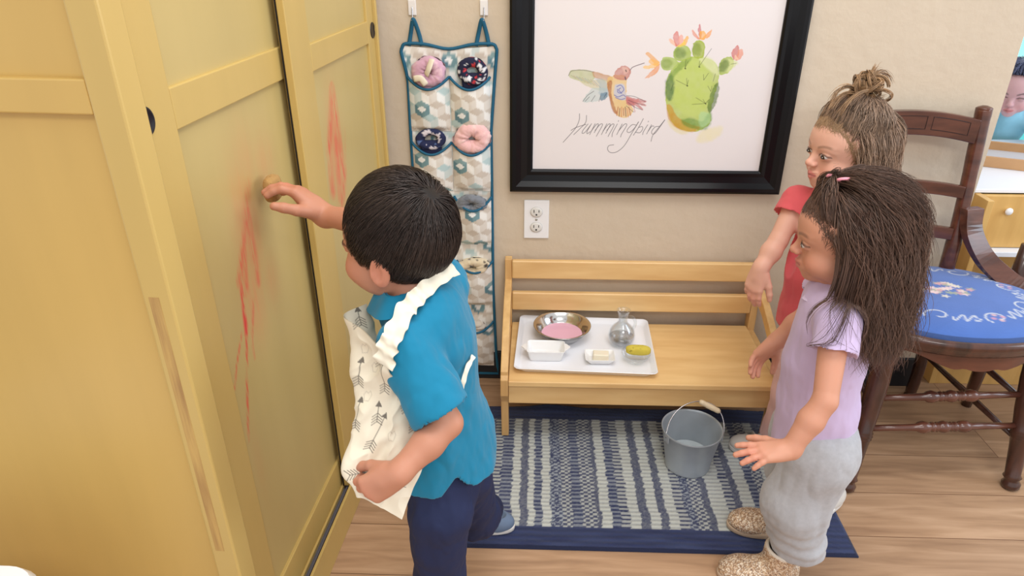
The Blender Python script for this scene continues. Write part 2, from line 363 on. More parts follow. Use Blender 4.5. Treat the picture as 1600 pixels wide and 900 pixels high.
def line(P, w, col, a=0.9, S=None, taper=False):
    if S: P = [S(*p) for p in P]
    P = cat(P, 5); d = segdist(U_, V_, P); lay(sstep(w + 0.45, w - 0.35, d) * a, col)
B = lambda x, y: (870 + x / 5, 80 + y / 5)          # bird and lettering units
Cc = lambda x, y: (1000 + x / 4.09, 20 + y / 4.09)  # cactus units
# cactus
wash([(330, 285), (420, 290), (480, 320), (505, 380), (500, 450), (470, 560), (450, 640), (452, 700), (400, 745), (330, 762), (250, 740), (200, 690), (175, 610), (165, 520), (168, 450), (190, 390), (250, 320)], [178, 196, 82], .95, 1.0, .25, 1, .2, Cc)
wash([(250, 340), (330, 300), (420, 330), (450, 430), (440, 560), (380, 650), (280, 640), (220, 560), (210, 430)], [196, 212, 112], .75, 7, .5, 2, 0, Cc)
wash([(380, 290), (440, 290), (485, 330), (500, 390), (470, 380), (420, 340)], [222, 226, 178], .8, 4, .3, 3, 0, Cc)
wash([(172, 440), (200, 400), (215, 450), (210, 520), (190, 560), (168, 520)], [58, 104, 62], .85, 4, .4, 4, .1, Cc)
wash([(500, 450), (505, 500), (480, 590), (450, 640), (435, 600), (450, 540), (480, 470)], [88, 118, 50], .9, 2, .4, 5, .1, Cc)
wash([(195, 395), (260, 325), (330, 290), (300, 330), (230, 390), (200, 430)], [110, 148, 56], .7, 3, .4, 6, 0, Cc)
wash([(172, 590), (200, 600), (240, 670), (330, 720), (380, 735), (330, 762), (250, 745), (190, 690)], [200, 142, 34], .9, 2.2, .4, 7, .1, Cc)
wash([(270, 690), (330, 680), (400, 700), (450, 640), (452, 700), (420, 745), (350, 740), (290, 720)], [94, 140, 52], .8, 3.5, .5, 8, .1, Cc)
wash([(390, 640), (445, 650), (445, 700), (400, 730), (380, 690)], [178, 214, 158], .7, 3, .3, 9, 0, Cc)
wash([(180, 690), (240, 745), (310, 768), (260, 775), (200, 735)], [226, 214, 160], .7, 2.5, .3, 10, 0, Cc)
wash([(400, 760), (520, 735), (500, 790), (430, 820), (370, 820)], [232, 222, 176], .75, 5, .3, 11, 0, Cc)
for i, (P, c1, c2) in enumerate([([(135, 310), (160, 288), (210, 290), (245, 320), (225, 355), (170, 370), (140, 350)], [176, 196, 104], [112, 138, 50]),
                   ([(215, 250), (250, 212), (300, 215), (325, 250), (320, 290), (260, 310), (222, 290)], [168, 190, 84], [78, 112, 44]),
                   ([(345, 200), (375, 178), (410, 195), (415, 240), (400, 290), (350, 285), (338, 240)], [166, 184, 66], [106, 128, 40]),
                   ([(505, 350), (530, 300), (585, 285), (600, 330), (560, 385), (515, 398)], [170, 190, 84], [66, 96, 40])]):
    wash(P, c1, .95, 1.0, .2, 20 + i, .25, Cc)
    cx = sum(p[0] for p in P) / len(P); cy = sum(p[1] for p in P) / len(P)
    wash([((p[0] * .55 + cx * .45) - 12, p[1] * .6 + cy * .4) for p in P], c2, .65, 4, .5, 30 + i, 0, Cc)
wash([(570, 300), (625, 320), (600, 350), (560, 380), (580, 330)], [214, 220, 160], .8, 2.5, .2, 41, 0, Cc)
def bloom(pts, cols, s0):
    for i, (P, c) in enumerate(zip(pts, cols)): wash(P, c, .85, .9, .4, s0 + i, .15, Cc)
bloom([[(128, 320), (60, 258), (40, 265), (60, 285), (100, 330)], [(128, 320), (30, 345), (40, 360), (110, 345)], [(128, 325), (40, 410), (50, 418), (100, 390), (125, 350)], [(125, 315), (75, 300), (60, 320), (110, 340)]],
      [[232, 162, 62], [244, 196, 110], [230, 152, 92], [240, 184, 96]], 50)
bloom([[(230, 215), (195, 190), (190, 165), (215, 180), (240, 210)], [(230, 215), (215, 150), (240, 120), (250, 160), (250, 205)], [(250, 210), (255, 150), (275, 150), (275, 200)], [(270, 205), (300, 150), (310, 165), (295, 205)], [(240, 215), (285, 185), (290, 205), (255, 218)]],
      [[240, 178, 140], [214, 104, 92], [236, 168, 152], [242, 180, 70], [246, 206, 90]], 60)
bloom([[(375, 172), (340, 140), (338, 110), (365, 145), (385, 170)], [(385, 170), (375, 110), (385, 75), (392, 110), (395, 165)], [(395, 168), (440, 130), (462, 110), (450, 145), (415, 170)], [(385, 170), (385, 130), (405, 115), (425, 145), (410, 172)]],
      [[226, 130, 96], [200, 96, 104], [238, 160, 84], [242, 172, 50]], 70)
bloom([[(600, 300), (590, 260), (625, 210), (635, 240), (625, 300)], [(620, 305), (635, 240), (655, 235), (660, 270), (640, 300)], [(605, 300), (610, 270), (630, 300)]], [[204, 92, 84], [230, 148, 120], [244, 206, 176]], 80)
for P in [[(290, 355), (296, 300)], [(290, 355), (310, 312)], [(380, 345), (460, 230)], [(380, 345), (384, 310)], [(303, 468), (232, 432)], [(303, 468), (300, 420)], [(303, 468), (312, 432)], [(410, 432), (440, 388)], [(410, 432), (408, 396)],
          [(470, 440), (484, 392)], [(420, 582), (335, 588)], [(420, 582), (360, 545)], [(420, 582), (405, 556)], [(420, 582), (440, 560)], [(455, 505), (436, 470)], [(455, 505), (462, 470)], [(200, 500), (212, 460)], [(584, 330), (618, 325)]]:
    line(P, .25, [52, 58, 36], .85, Cc)
for p in [(290, 357), (380, 347), (303, 468), (420, 582)]: line([p, (p[0] + 3, p[1] + 2)], .9, [36, 44, 26], .9, Cc)
# hummingbird
wash([(92, 190), (120, 155), (200, 150), (280, 165), (290, 215), (240, 255), (170, 230), (110, 210)], [184, 190, 138], .85, 1.2, .4, 90, .25, B)
wash([(280, 160), (350, 180), (430, 205), (420, 240), (350, 225), (290, 200)], [196, 150, 110], .85, 1.2, .35, 91, .2, B)
wash([(180, 235), (260, 240), (330, 225), (400, 240), (410, 300), (340, 310), (280, 290), (220, 265)], [206, 200, 160], .8, 1.4, .4, 92, .2, B)
wash([(280, 290), (400, 300), (405, 350), (340, 385), (250, 400), (208, 395), (230, 350)], [190, 204, 202], .75, 1.2, .4, 93, .2, B)
wash([(300, 215), (370, 230), (395, 290), (380, 350), (330, 330), (340, 270)], [150, 174, 186], .6, 2, .5, 94, 0, B)
wash([(340, 340), (395, 325), (385, 370), (345, 385)], [86, 124, 150], .8, 1.2, .4, 95, .1, B)
wash([(400, 215), (460, 190), (540, 200), (545, 270), (545, 380), (600, 460), (560, 515), (510, 520), (460, 490), (430, 420), (410, 330), (395, 260)], [226, 190, 118], .92, 1.0, .3, 96, .2, B)
wash([(400, 240), (430, 240), (425, 340), (450, 430), (470, 490), (440, 470), (415, 380), (398, 290)], [168, 92, 56], .85, 1.4, .4, 97, .1, B)
wash([(445, 195), (480, 140), (530, 118), (570, 140), (575, 175), (545, 220), (500, 225), (460, 215)], [196, 128, 116], .92, 1.0, .35, 98, .2, B)
wash([(515, 130), (555, 135), (560, 165), (530, 180)], [228, 190, 176], .7, 1.4, .3, 99, 0, B)
wash([(455, 270), (520, 265), (540, 330), (535, 385), (480, 370), (450, 340)], [190, 200, 226], .8, 1.5, .3, 100, 0, B)
for P in [[(470, 280), (500, 268), (525, 300), (505, 325), (485, 305), (500, 290)], [(450, 345), (480, 360), (520, 345), (540, 360)], [(460, 365), (500, 380), (535, 372)], [(475, 300), (480, 325), (510, 332)]]: line(P, .5, [66, 76, 170], .85, B)
for k, (x, y) in enumerate([(690, 395), (690, 425), (670, 458), (640, 385), (610, 470)]):
    wash([(545, 355 + k * 6), (600, 370 + k * 8), (x, y - 8), (x, y + 6), (600, 395 + k * 10), (550, 385 + k * 8)], [208, 134, 130] if k % 2 else [192, 112, 112], .8, .9, .4, 110 + k, .2, B)
for P in [[(545, 350), (610, 358), (692, 395)], [(560, 385), (620, 408), (690, 424)], [(560, 405), (620, 445), (670, 460)], [(545, 430), (590, 470), (605, 478)], [(92, 192), (118, 157), (200, 150), (290, 165)], [(205, 395), (240, 350), (290, 315)], [(222, 395), (255, 360)], [(330, 395), (345, 350)], [(370, 365), (390, 330)],
          [(270, 395), (300, 350)]]: line(P, .38, [60, 52, 64], .75, B)
for k in range(7): line([(480 + k * 14, 440 + k % 2 * 10), (470 + k * 18, 505 + (k % 3) * 6)], .7, [[176, 92, 66], [120, 66, 56], [206, 130, 84]][k % 3], .75, B)
for k in range(9): line([(110 + k * 22, 190 + k * 5), (150 + k * 24, 215 + k * 9)], .5, [[150, 158, 112], [178, 150, 122], [130, 150, 160]][k % 3], .55, B)
line([(575, 150), (600, 125), (685, 95)], .55, [120, 104, 108], .95, B); line([(540, 150), (545, 162)], .7, [40, 30, 40], .9, B); line([(535, 205), (540, 225)], .9, [60, 56, 96], .8, B)
# lettering
INK = [72, 68, 74]
for P in [[(178, 492), (176, 540), (150, 600), (100, 660), (50, 715)], [(233, 505), (226, 560), (180, 610), (133, 655)], [(112, 622), (150, 600), (228, 575)],
          [(245, 572), (205, 622), (200, 645), (222, 636), (262, 585)], [(272, 570), (240, 625), (238, 648), (262, 632)],
          [(300, 570), (258, 655)], [(270, 628), (312, 575), (326, 580), (294, 640)], [(300, 622), (340, 575), (358, 580), (320, 650), (310, 668)],
          [(392, 570), (350, 655)], [(362, 628), (404, 575), (418, 580), (384, 645)], [(392, 622), (432, 575), (448, 582), (412, 650), (402, 670)],
          [(474, 572), (438, 640), (432, 672)], [(484, 545), (482, 552)], [(512, 572), (470, 655)], [(484, 626), (530, 574), (548, 582), (508, 650), (500, 674)],
          [(620, 580), (590, 578), (556, 612), (552, 634), (575, 636), (612, 600), (640, 556)], [(640, 556), (590, 640), (530, 740), (470, 790), (420, 795), (398, 770), (408, 742), (446, 735)],
          [(678, 530), (640, 600), (600, 660)], [(616, 636), (650, 640), (672, 612), (668, 592), (640, 600)], [(712, 578), (680, 630), (672, 655)], [(716, 556), (718, 550)],
          [(742, 578), (704, 650)], [(716, 628), (744, 590), (762, 590)], [(800, 590), (770, 596), (744, 628), (748, 650), (776, 638), (846, 540)], [(846, 540), (790, 610), (752, 660), (738, 708)]]:
    line(P, .38, INK, .9, B)
V = np.stack([GX - 0.297, np.full(GX.shape, -0.0075), GZ - 0.62], -1).reshape(-1, 3)
M['paper'] = mat('watercolour_paper', (1, 1, 1), rough=0.6, attr='Col', coat=0.0)
# paper margins around the painted field join it into one sheet
x0, x1, z0, z1 = FX0 + 0.05 + 0.297, FX1 - 0.05 + 0.297, FZ0 + 0.05 + 0.62, FZ1 - 0.02 + 0.62
o4 = np.array([(x0, z0), (x1, z0), (x1, z1), (x0, z1)]); i4 = np.array([(gx[0], gz[0]), (gx[-1], gz[0]), (gx[-1], gz[-1]), (gx[0], gz[-1])])
n0 = len(V); ex = np.vstack([o4, i4]); E3 = np.stack([ex[:, 0] - 0.297, np.full(8, -0.0075), ex[:, 1] - 0.62], -1)
F = np.vstack([gridfaces(len(gx), len(gz))[:, ::1], [[n0 + i, n0 + (i + 1) % 4, n0 + 4 + (i + 1) % 4, n0 + 4 + i] for i in range(4)]])
npmesh('painted_sheet', np.vstack([V, E3]), F, M['paper'], pic, np.vstack([ART.reshape(-1, 3), np.tile(paper, (8, 1))]), smooth=False)
MB().bb(FX0 + 0.045, FX1 - 0.045, -0.0072, -0.002, FZ0 + 0.045, FZ1 - 0.02).build('backing_board', mat('mount_board', lin(225, 220, 215)), pic)
# ------------------------------------------------------------------ outlet
M['white_plastic'] = mat('white_plastic', lin(238, 238, 240), rough=0.3)
M['slot'] = mat('dark_slot', lin(40, 38, 38), rough=0.6)
out = thing('wall_outlet', 'white double electrical outlet plate on the wall below the picture', 'outlet', (0.0075, 0, 0.536))
MB().bb(-0.035, 0.035, -0.0055, -0.0002, -0.057, 0.057).build('cover_plate', M['white_plastic'], out, bevel=0.002, seg=3)
RX = Matrix.Rotation(math.radians(90), 3, 'X')
for zc in (0.0225, -0.0225):
    r = MB().lathe([(0, 0.0085), (0.0135, 0.0085), (0.0165, 0.0078), (0.0172, 0.006), (0.0172, 0.005), (0, 0.005)], (0, 0, zc), 28, 1, 0.86, RX).build('receptacle', mat('receptacle', lin(222, 220, 216), rough=0.35), out, smooth=True)
    MB().bb(-0.008, -0.0058, -0.0088, -0.0084, zc - 0.001, zc + 0.0075).bb(0.0058, 0.008, -0.0088, -0.0084, zc, zc + 0.0070).lathe([(0, 0.0088), (0.0026, 0.0088), (0.0026, 0.0084), (0, 0.0084)], (0, 0, zc - 0.007), 14, 1, 1, RX).build('slots', M['slot'], r)
    MB().loop([(0.0168 * math.cos(a), -0.0062, zc + 0.0146 * math.sin(a)) for a in np.linspace(0, 2 * math.pi, 29)[:-1]], 0.0006, 6).build('rim', mat('rim_grey', lin(165, 160, 152)), r)
MB().lathe([(0, 0.0068), (0.003, 0.0065), (0.0034, 0.0055), (0, 0.0055)], (0, 0, 0), 16, 1, 1, RX).build('screw', mat('screw_head', lin(170, 168, 160), rough=0.3, metal=0.8), out, smooth=True)
# ------------------------------------------------------------------ adhesive hooks and the hanging shoe organiser
M['steel'] = mat('bright_steel', lin(200, 200, 205), rough=0.22, metal=1.0)
M['clear_white'] = mat('frosted_hook', lin(232, 228, 226), rough=0.25, coat=0.4)
for hx, lb in ((-0.307, 'small white adhesive hook holding the left loop of the organiser'), (-0.130, 'small white adhesive hook beside the picture frame')):
    h = thing('adhesive_hook', lb, 'hook', (hx, 0, 1.085), 0, 'adhesive hooks on the wall')
    MB().bb(-0.010, 0.010, -0.005, -0.0002, -0.014, 0.022).build('hook_plate', M['clear_white'], h, bevel=0.002)
    MB().tube(cat([(0, -0.005, 0.006), (0, -0.007, -0.008), (0, -0.009, -0.022), (0, -0.016, -0.029), (0, -0.022, -0.022)], 5), 0.0014, 8).build('hook_wire', M['steel'], h, smooth=True)
def hexcol(u, v, s=0.0225, seed=0):
    # three-lozenge cube pattern in sand, white and pale teal with scattered dark teal hexagons
    a = s; rh = a * math.sqrt(3) / 2
    V2 = v / (1.5 * a); row = np.floor(V2)
    best = np.full(u.shape, 1e9); ci = np.zeros(u.shape); cj = np.zeros(u.shape); dx = np.zeros(u.shape); dy = np.zeros(u.shape)
    for dr in (0, 1):
        r = row + dr; off = np.where(np.mod(r, 2) == 1, rh, 0); c = np.round((u - off) / (2 * rh)); X = u - off - c * 2 * rh; Y = v - r * 1.5 * a
        d = X * X + Y * Y; m = d < best; best = np.where(m, d, best); ci = np.where(m, c, ci); cj = np.where(m, r, cj); dx = np.where(m, X, dx); dy = np.where(m, Y, dy)
    ang = np.mod(np.arctan2(dy, dx) + math.pi / 2, 2 * math.pi); face = np.floor(np.mod(ang / (2 * math.pi / 3), 3))
    rnd = _h(ci, cj, np.zeros_like(ci), 7 + seed); rn2 = _h(ci, cj, np.ones_like(ci), 3 + seed)
    pal = np.stack([linv([220, 213, 203]), linv([204, 193, 180]), linv([236, 234, 229])]); c = pal[face.astype(int)]
    tl = np.stack([linv([204, 215, 213]), linv([182, 204, 205]), linv([236, 238, 236])])[face.astype(int)]
    c = np.where((rn2 > 0.7)[..., None], tl, c)
    acc = (np.mod(cj, 3) == 1) & (np.mod(ci + np.floor(cj / 3), 3) == 0)
    loz = (np.abs(dx) / (rh * .62) + np.abs(dy) / (a * .40)) < 1
    dk = np.stack([linv([116, 150, 158]), linv([136, 166, 172]), linv([98, 134, 146])])[face.astype(int)]
    c = np.where(acc[..., None], np.where(loz[..., None], linv([238, 240, 240]), dk), c)
    return c
org = thing('hanging_shoe_organiser', 'hanging fabric pocket organiser with teal binding and cube print on the wall', 'organiser', (-0.22, -0.004, 0.02))
M['print'] = mat('cube_print_cotton', (1, 1, 1), rough=0.85, attr='Col', bump=0.15, bscale=900, bdist=0.0004)
M['teal'] = mat('teal_binding', lin(24, 92, 122), rough=0.7, bump=0.15, bscale=700, bdist=0.0005)
def OW(z):  # half width of the backing at height z (local), and centre
    t = np.clip(z / 0.98, 0, 1); l = -0.098 - 0.02 * (1 - sstep(0, .12, 1 - t)) * 0 - 0.0; 
    L_ = np.interp(t, [0, .08, .3, .78, .92, .985, 1], [-0.112, -0.112, -0.112, -0.110, -0.108, -0.121, -0.113]); R_ = np.interp(t, [0, .08, .3, .78, .92, .985, 1], [0.116, 0.110, 0.104, 0.104, 0.115, 0.121, 0.114])
    return L_, R_
tt = np.linspace(0, 1, 120); ss = np.linspace(0, 1, 60); S_, T_ = np.meshgrid(ss, tt, indexing='ij'); Zb = T_ * 0.98 - 0.006 * np.sin(S_ * math.pi) * (T_ > .97)
lb_, rb_ = OW(Zb); Xb = lb_ + (rb_ - lb_) * S_; Yb = -0.0035 - 0.002 * fbm(Xb * 30, Zb * 20)
Ff = gridfaces(60, 120); Vb = np.stack([Xb, Yb, Zb], -1).reshape(-1, 3); Vb2 = Vb.copy(); Vb2[:, 1] = -0.0005
npmesh('backing', np.vstack([Vb, Vb2]), np.vstack([Ff, Ff[:, ::-1] + len(Vb)]), M['print'], org, np.tile(hexcol(Xb, Zb).reshape(-1, 3), (2, 1)))
edge = [(OW(z)[0] * 1.0, -0.005, z) for z in np.linspace(0.0, 0.965, 40)] + cat([(-0.119, -0.005, 0.973), (-0.108, -0.005, 0.985), (-0.06, -0.005, 0.984), (0.0, -0.005, 0.973), (0.06, -0.005, 0.984), (0.11, -0.005, 0.985), (0.121, -0.005, 0.973)], 5) + [(OW(z)[1] * 1.0, -0.005, z) for z in np.linspace(0.965, 0.0, 40)]
edge = [tuple(float(c) for c in p) for p in edge]
MB().loop(edge, 0.0042, 8).build('edge_binding', M['teal'], org, smooth=True)
for lx in (-0.083, 0.086):
    MB().tube(cat([(lx - 0.017, -0.005, 0.980), (lx - 0.010, -0.006, 1.01), (lx - 0.002, -0.016, 1.040), (lx + 0.002, -0.016, 1.040), (lx + 0.010, -0.006, 1.01), (lx + 0.016, -0.005, 0.980)], 6), 0.0052, 8, True, 0.45).build('hanging_loop', M['teal'], org, smooth=True)
def pocket(x0, x1, zt, zb, sag, bulge, seed):
    nu, nv = 44, 40; S_, T_ = np.meshgrid(np.linspace(0, 1, nu), np.linspace(0, 1, nv), indexing='ij')
    rim = zt - sag * np.sin(S_ * math.pi) ** 0.9; Z = zb + (rim - zb) * T_; X = x0 + (x1 - x0) * S_
    b = bulge * np.sin(S_ * math.pi) ** 0.7 * (0.45 + 0.55 * np.sin(np.clip(T_ * 1.15, 0, 1) * math.pi * .62)) * sstep(0, .12, T_)
    Y = -0.006 - b - 0.004 * (fbm(X * 45 + seed, Z * 35, seed=seed) - .5) * np.sin(S_ * math.pi)
    c = hexcol(X + seed * 0.0143, Z + seed * .017, seed=seed); F = gridfaces(nu, nv)
    V = np.stack([X, Y, Z], -1).reshape(-1, 3); V2 = V.copy(); V2[:, 1] += 0.0015
    p = npmesh('pocket', np.vstack([V, V2]), np.vstack([F, F[:, ::-1] + len(V)]), M['print'], org, np.tile(c.reshape(-1, 3), (2, 1)))
    r = [(float(X[i, -1]), float(Y[i, -1]) - 0.0005, float(rim[i, -1])) for i in range(0, nu)]
    MB().tube(r, 0.0034, 8).build('pocket_binding', M['teal'], p, smooth=True)
    return p
rows = [(0.905, 0.765), (0.735, 0.600), (0.580, 0.440), (0.385, 0.245), (0.185, 0.030)]
for i, (zt, zb) in enumerate(rows):
    pocket(-0.108, -0.002, zt, zb, 0.028, 0.024, i * 2 + 1); pocket(0.0, 0.103, zt + (0.0 if i < 2 else 0.004), zb, 0.028 if i != 2 else 0.034, 0.026, i * 2 + 2)
# slippers tucked in the pockets
def slipper(x, z, w, h, cols, fuzzy, label, tilt=0.0, th=.2, seed=0):
    nu, nv = 48, 20; A, Bv = np.meshgrid(np.linspace(0, 2 * math.pi, nu, endpoint=False), np.linspace(0, 1, nv), indexing='ij')
    # a padded collar standing up out of the pocket and running down into a foot
    ph = Bv * 2 * math.pi; r = w * th; R = w * 0.5 - r
    n = (fbm(np.cos(A) * 3 + seed, np.sin(A) * 3, ph, seed=seed) - .5)
    rr = r * (1 + (.6 if fuzzy else .3) * n) + (0.0034 * (_h(np.round(A * 30), np.round(ph * 9), A * 0, seed)) if fuzzy else 0)
    X = (R + rr * np.cos(ph)) * np.cos(A); Z = (R + rr * np.cos(ph)) * np.sin(A) * (h / w); Y = rr * np.sin(ph) * 0.8
    X2 = X * math.cos(tilt) - Z * math.sin(tilt); Z2 = X * math.sin(tilt) + Z * math.cos(tilt)
    V = np.stack([X2, Y, Z2], -1).reshape(-1, 3); F = gridfaces(nu, nv, True)
    q = fbm(X * 90 + seed, Z * 90, Y * 90, seed=seed + 4); cA = linv(cols[0]); c = np.ones(q.shape + (3,)) * cA
    if len(cols) > 1: c = np.where((q > 0.62)[..., None], linv(cols[1]), c)
    if len(cols) > 2: c = np.where((q < 0.30)[..., None], linv(cols[2]), c)
    t = thing('slipper', label, 'slipper', (x, -0.0185, z), 0, 'slippers in the organiser pockets')
    key = 'slip_' + str(seed); m = mat(key, (1, 1, 1), rough=0.95, attr='Col', bump=0.6 if fuzzy else 0.1, bscale=500, bdist=0.002, sheen=0.5 if fuzzy else 0)
    npmesh('collar', V, F, m, t, c.reshape(-1, 3))
    # toe cup hanging down inside the pocket
    mb = MB(); mb.lathe([(0.001, -h * .85), (w * .18, -h * .80), (w * .34, -h * .60), (w * .36, -h * .3), (w * .30, -h * .05)], (0, 0, 0), 24, 1, 0.18)
    mb.build('toe', mat(key + '_toe', lin(*cols[0]), rough=0.9), t, smooth=True)
    return t
slipper(-0.272, 0.938, 0.084, 0.074, [[214, 168, 188], [228, 190, 200]], True, 'lilac pink fluffy slipper with a cream strap in the top left pocket', 0.2, seed=1)
t = bpy.data.objects[[o.name for o in bpy.data.objects if o.name.startswith('slipper')][-1]]
MB().tube(cat([(-0.004, -0.018, -0.004), (0.004, -0.024, 0.012), (0.012, -0.016, 0.034)], 4), 0.0085, 10, True, 0.35).tube(cat([(-0.036, -0.018, -0.014), (-0.018, -0.022, -0.012), (-0.006, -0.020, -0.028)], 4), 0.008, 10, True, 0.35).build('strap', mat('cream_strap', lin(232, 222, 200), rough=0.8), t, smooth=True)
slipper(-0.160, 0.940, 0.080, 0.070, [[34, 36, 62], [226, 226, 230], [206, 62, 66]], False, 'navy slipper with red and white print in the top right pocket', -0.3, .17, seed=2)
slipper(-0.276, 0.765, 0.082, 0.058, [[36, 42, 76], [214, 206, 214], [96, 120, 170]], False, 'navy patterned slipper in the second row pocket on the left', 0.1, .15, seed=3)
slipper(-0.166, 0.768, 0.094, 0.080, [[238, 190, 188], [244, 206, 200]], True, 'pale pink fluffy slipper ring standing up in the second row pocket', 0.15, seed=4)
slipper(-0.172, 0.586, 0.086, 0.050, [[124, 128, 136], [104, 108, 118]], True, 'grey fuzzy slipper sunk in the third row pocket', 0.0, seed=5)
slipper(-0.176, 0.392, 0.098, 0.056, [[222, 204, 172], [234, 220, 192], [70, 60, 54]], True, 'cream woolly slipper lying in the fourth row pocket', 0.25, seed=6)
slipper(-0.180, 0.192, 0.080, 0.042, [[206, 198, 186], [190, 182, 172]], True, 'beige slipper in the lowest pocket of the organiser', 0.1, seed=7)
# ------------------------------------------------------------------ small slatted bench
M['maple'] = mat('maple_wood', lin(234, 197, 138), rough=0.38, col2=lin(218, 175, 116), vscale=2.5, vstretch=(2, 14, 14), bump=0.05, bscale=60, bstretch=(1, 10, 10), coat=0.15)
M['maple_v'] = mat('maple_wood_upright', lin(226, 186, 126), rough=0.4, col2=lin(206, 162, 104), vscale=2.5, vstretch=(14, 14, 2), coat=0.1)
bench = thing('toddler_bench', 'small light maple bench with two back slats against the wall', 'bench', (0.29, -0.18, 0))
bx0, bx1 = -0.360, 0.352
side = [(0.148, 0.0), (0.172, 0.0), (0.172, 0.425), (0.150, 0.425), (0.142, 0.335), (0.075, 0.305), (-0.02, 0.285), (-0.105, 0.262), (-0.148, 0.248), (-0.160, 0.235), (-0.163, 0.19), (-0.142, 0.145), (-0.118, 0.0), (-0.088, 0.0), (-0.098, 0.13), (-0.085, 0.19), (0.12, 0.19), (0.135, 0.14)]
side_o = [(y, z) for y, z in side]
for x in (bx0, bx1):
    # each end: upright, seat-level rail, arm and front leg in one cut shape with an open window above the seat
    s = MB(); w = 0.02
    s.prism([(0.140, 0.0), (0.168, 0.0), (0.172, 0.425), (0.148, 0.425), (0.135, 0.26)], 'x', x - w / 2, x + w / 2)
    s.prism([(-0.118, 0.0082), (-0.090, 0.0082), (-0.105, 0.16), (-0.110, 0.20), (-0.150, 0.24), (-0.166, 0.225), (-0.164, 0.175), (-0.140, 0.14)], 'x', x - w / 2 + .0002, x + w / 2 - .0002)
    s.prism([(0.150, 0.330), (0.150, 0.366), (0.05, 0.345), (-0.06, 0.300), (-0.155, 0.245), (-0.158, 0.215), (-0.130, 0.222), (-0.05, 0.268), (0.05, 0.312)], 'x', x - w / 2 + .0004, x + w / 2 - .0004)
    s.prism([(0.142, 0.160), (0.142, 0.212), (-0.150, 0.212), (-0.130, 0.160)], 'x', x - w / 2 + .0006, x + w / 2 - .0006)
    s.build('side_frame', M['maple_v'], bench, bevel=0.002)
s = MB().bb(bx0 + .0105, bx1 - .0105, -0.163, 0.150, 0.204, 0.220).build('seat', M['maple'], bench, bevel=0.003, seg=3)
MB().bb(bx0 + .0105, bx1 - .0105, -0.150, -0.132, 0.143, 0.2035).build('apron', M['maple'], bench, bevel=0.002)
MB().bb(bx0 + .0105, bx1 - .0105, 0.138, 0.156, 0.368, 0.424).build('back_slat', M['maple'], bench, bevel=0.004, seg=3)
MB().bb(bx0 + .0105, bx1 - .0105, 0.134, 0.152, 0.268, 0.325).build('back_slat', M['maple'], bench, bevel=0.004, seg=3)
MB().bb(bx0 + .0105, bx1 - .0105, 0.120, 0.138, 0.15, 0.2035).build('rear_rail', M['maple'], bench)
# ------------------------------------------------------------------ tray and what stands on it
M['white_tray'] = mat('white_melamine', lin(240, 241, 246), rough=0.22)
M['porcelain'] = mat('white_porcelain', lin(240, 240, 240), rough=0.12, coat=0.4)
def rr_outline(w, d, r, n=8):
    P = []
    for cx, cy, a0 in ((w / 2 - r, d / 2 - r, 0), (-w / 2 + r, d / 2 - r, 90), (-w / 2 + r, -d / 2 + r, 180), (w / 2 - r, -d / 2 + r, 270)):
        for k in range(n + 1): a = math.radians(a0 + 90 * k / n); P.append((cx + r * math.cos(a), cy + r * math.sin(a)))
    return P
def dishy(layers, r_fn=None):
    # layers: list of (w, d, r, z); closed skin from underside to inside bottom
    mb = MB(); vs = []; n = None
    for (w, d, r, z) in layers:
        P = rr_outline(w, d, r); n = len(P); vs += [(x, y, z) for x, y in P]
    k = len(layers); fs = [(i * n + j, i * n + (j + 1) % n, (i + 1) * n + (j + 1) % n, (i + 1) * n + j) for i in range(k - 1) for j in range(n)]
    fs += [tuple(range(n))[::-1], tuple((k - 1) * n + j for j in range(n))]
    return mb.add(vs, fs)
TZ = 0.2202
tray = dishy([(0.345, 0.258, .02, 0.0), (0.350, 0.262, .02, 0.002), (0.372, 0.284, .016, 0.016), (0.376, 0.288, .016, 0.0172), (0.374, 0.286, .015, 0.0185), (0.368, 0.280, .015, 0.0172), (0.350, 0.262, .016, 0.005), (0.344, 0.256, .016, 0.004)]).build('serving_tray', M['white_tray'], smooth=True)
tray.location = (0.146, -0.172, TZ); tray.rotation_euler = (0, 0, math.radians(-2.2)); tag(tray, 'white rectangular tray with raised rim lying on the bench seat', 'tray')
tray.modifiers.new('n', 'EDGE_SPLIT').split_angle = math.radians(50)
IZ = TZ + 0.0043
bowl = thing('steel_bowl', 'stainless steel bowl of pink soapy water on the white tray', 'bowl', (0.085, -0.120, IZ))
M['bowl_steel'] = mat('polished_steel', lin(196, 194, 192), rough=0.14, metal=1.0)
MB().lathe([(0, 0), (0.044, 0), (0.050, 0.002), (0.066, 0.020), (0.074, 0.036), (0.080, 0.0385), (0.0815, 0.0395), (0.080, 0.0402), (0.073, 0.0375), (0.065, 0.021), (0.049, 0.0035), (0.043, 0.0015), (0, 0.0015)], n=64).build('bowl_body', M['bowl_steel'], bowl, smooth=True)
MB().lathe([(0, 0.013), (0.0575, 0.013), (0.0582, 0.0126), (0.050, 0.0048), (0, 0.0047)], n=64).build('soapy_water', mat('pink_water', lin(232, 182, 204), rough=0.12, spec=0.6), bowl, smooth=False)
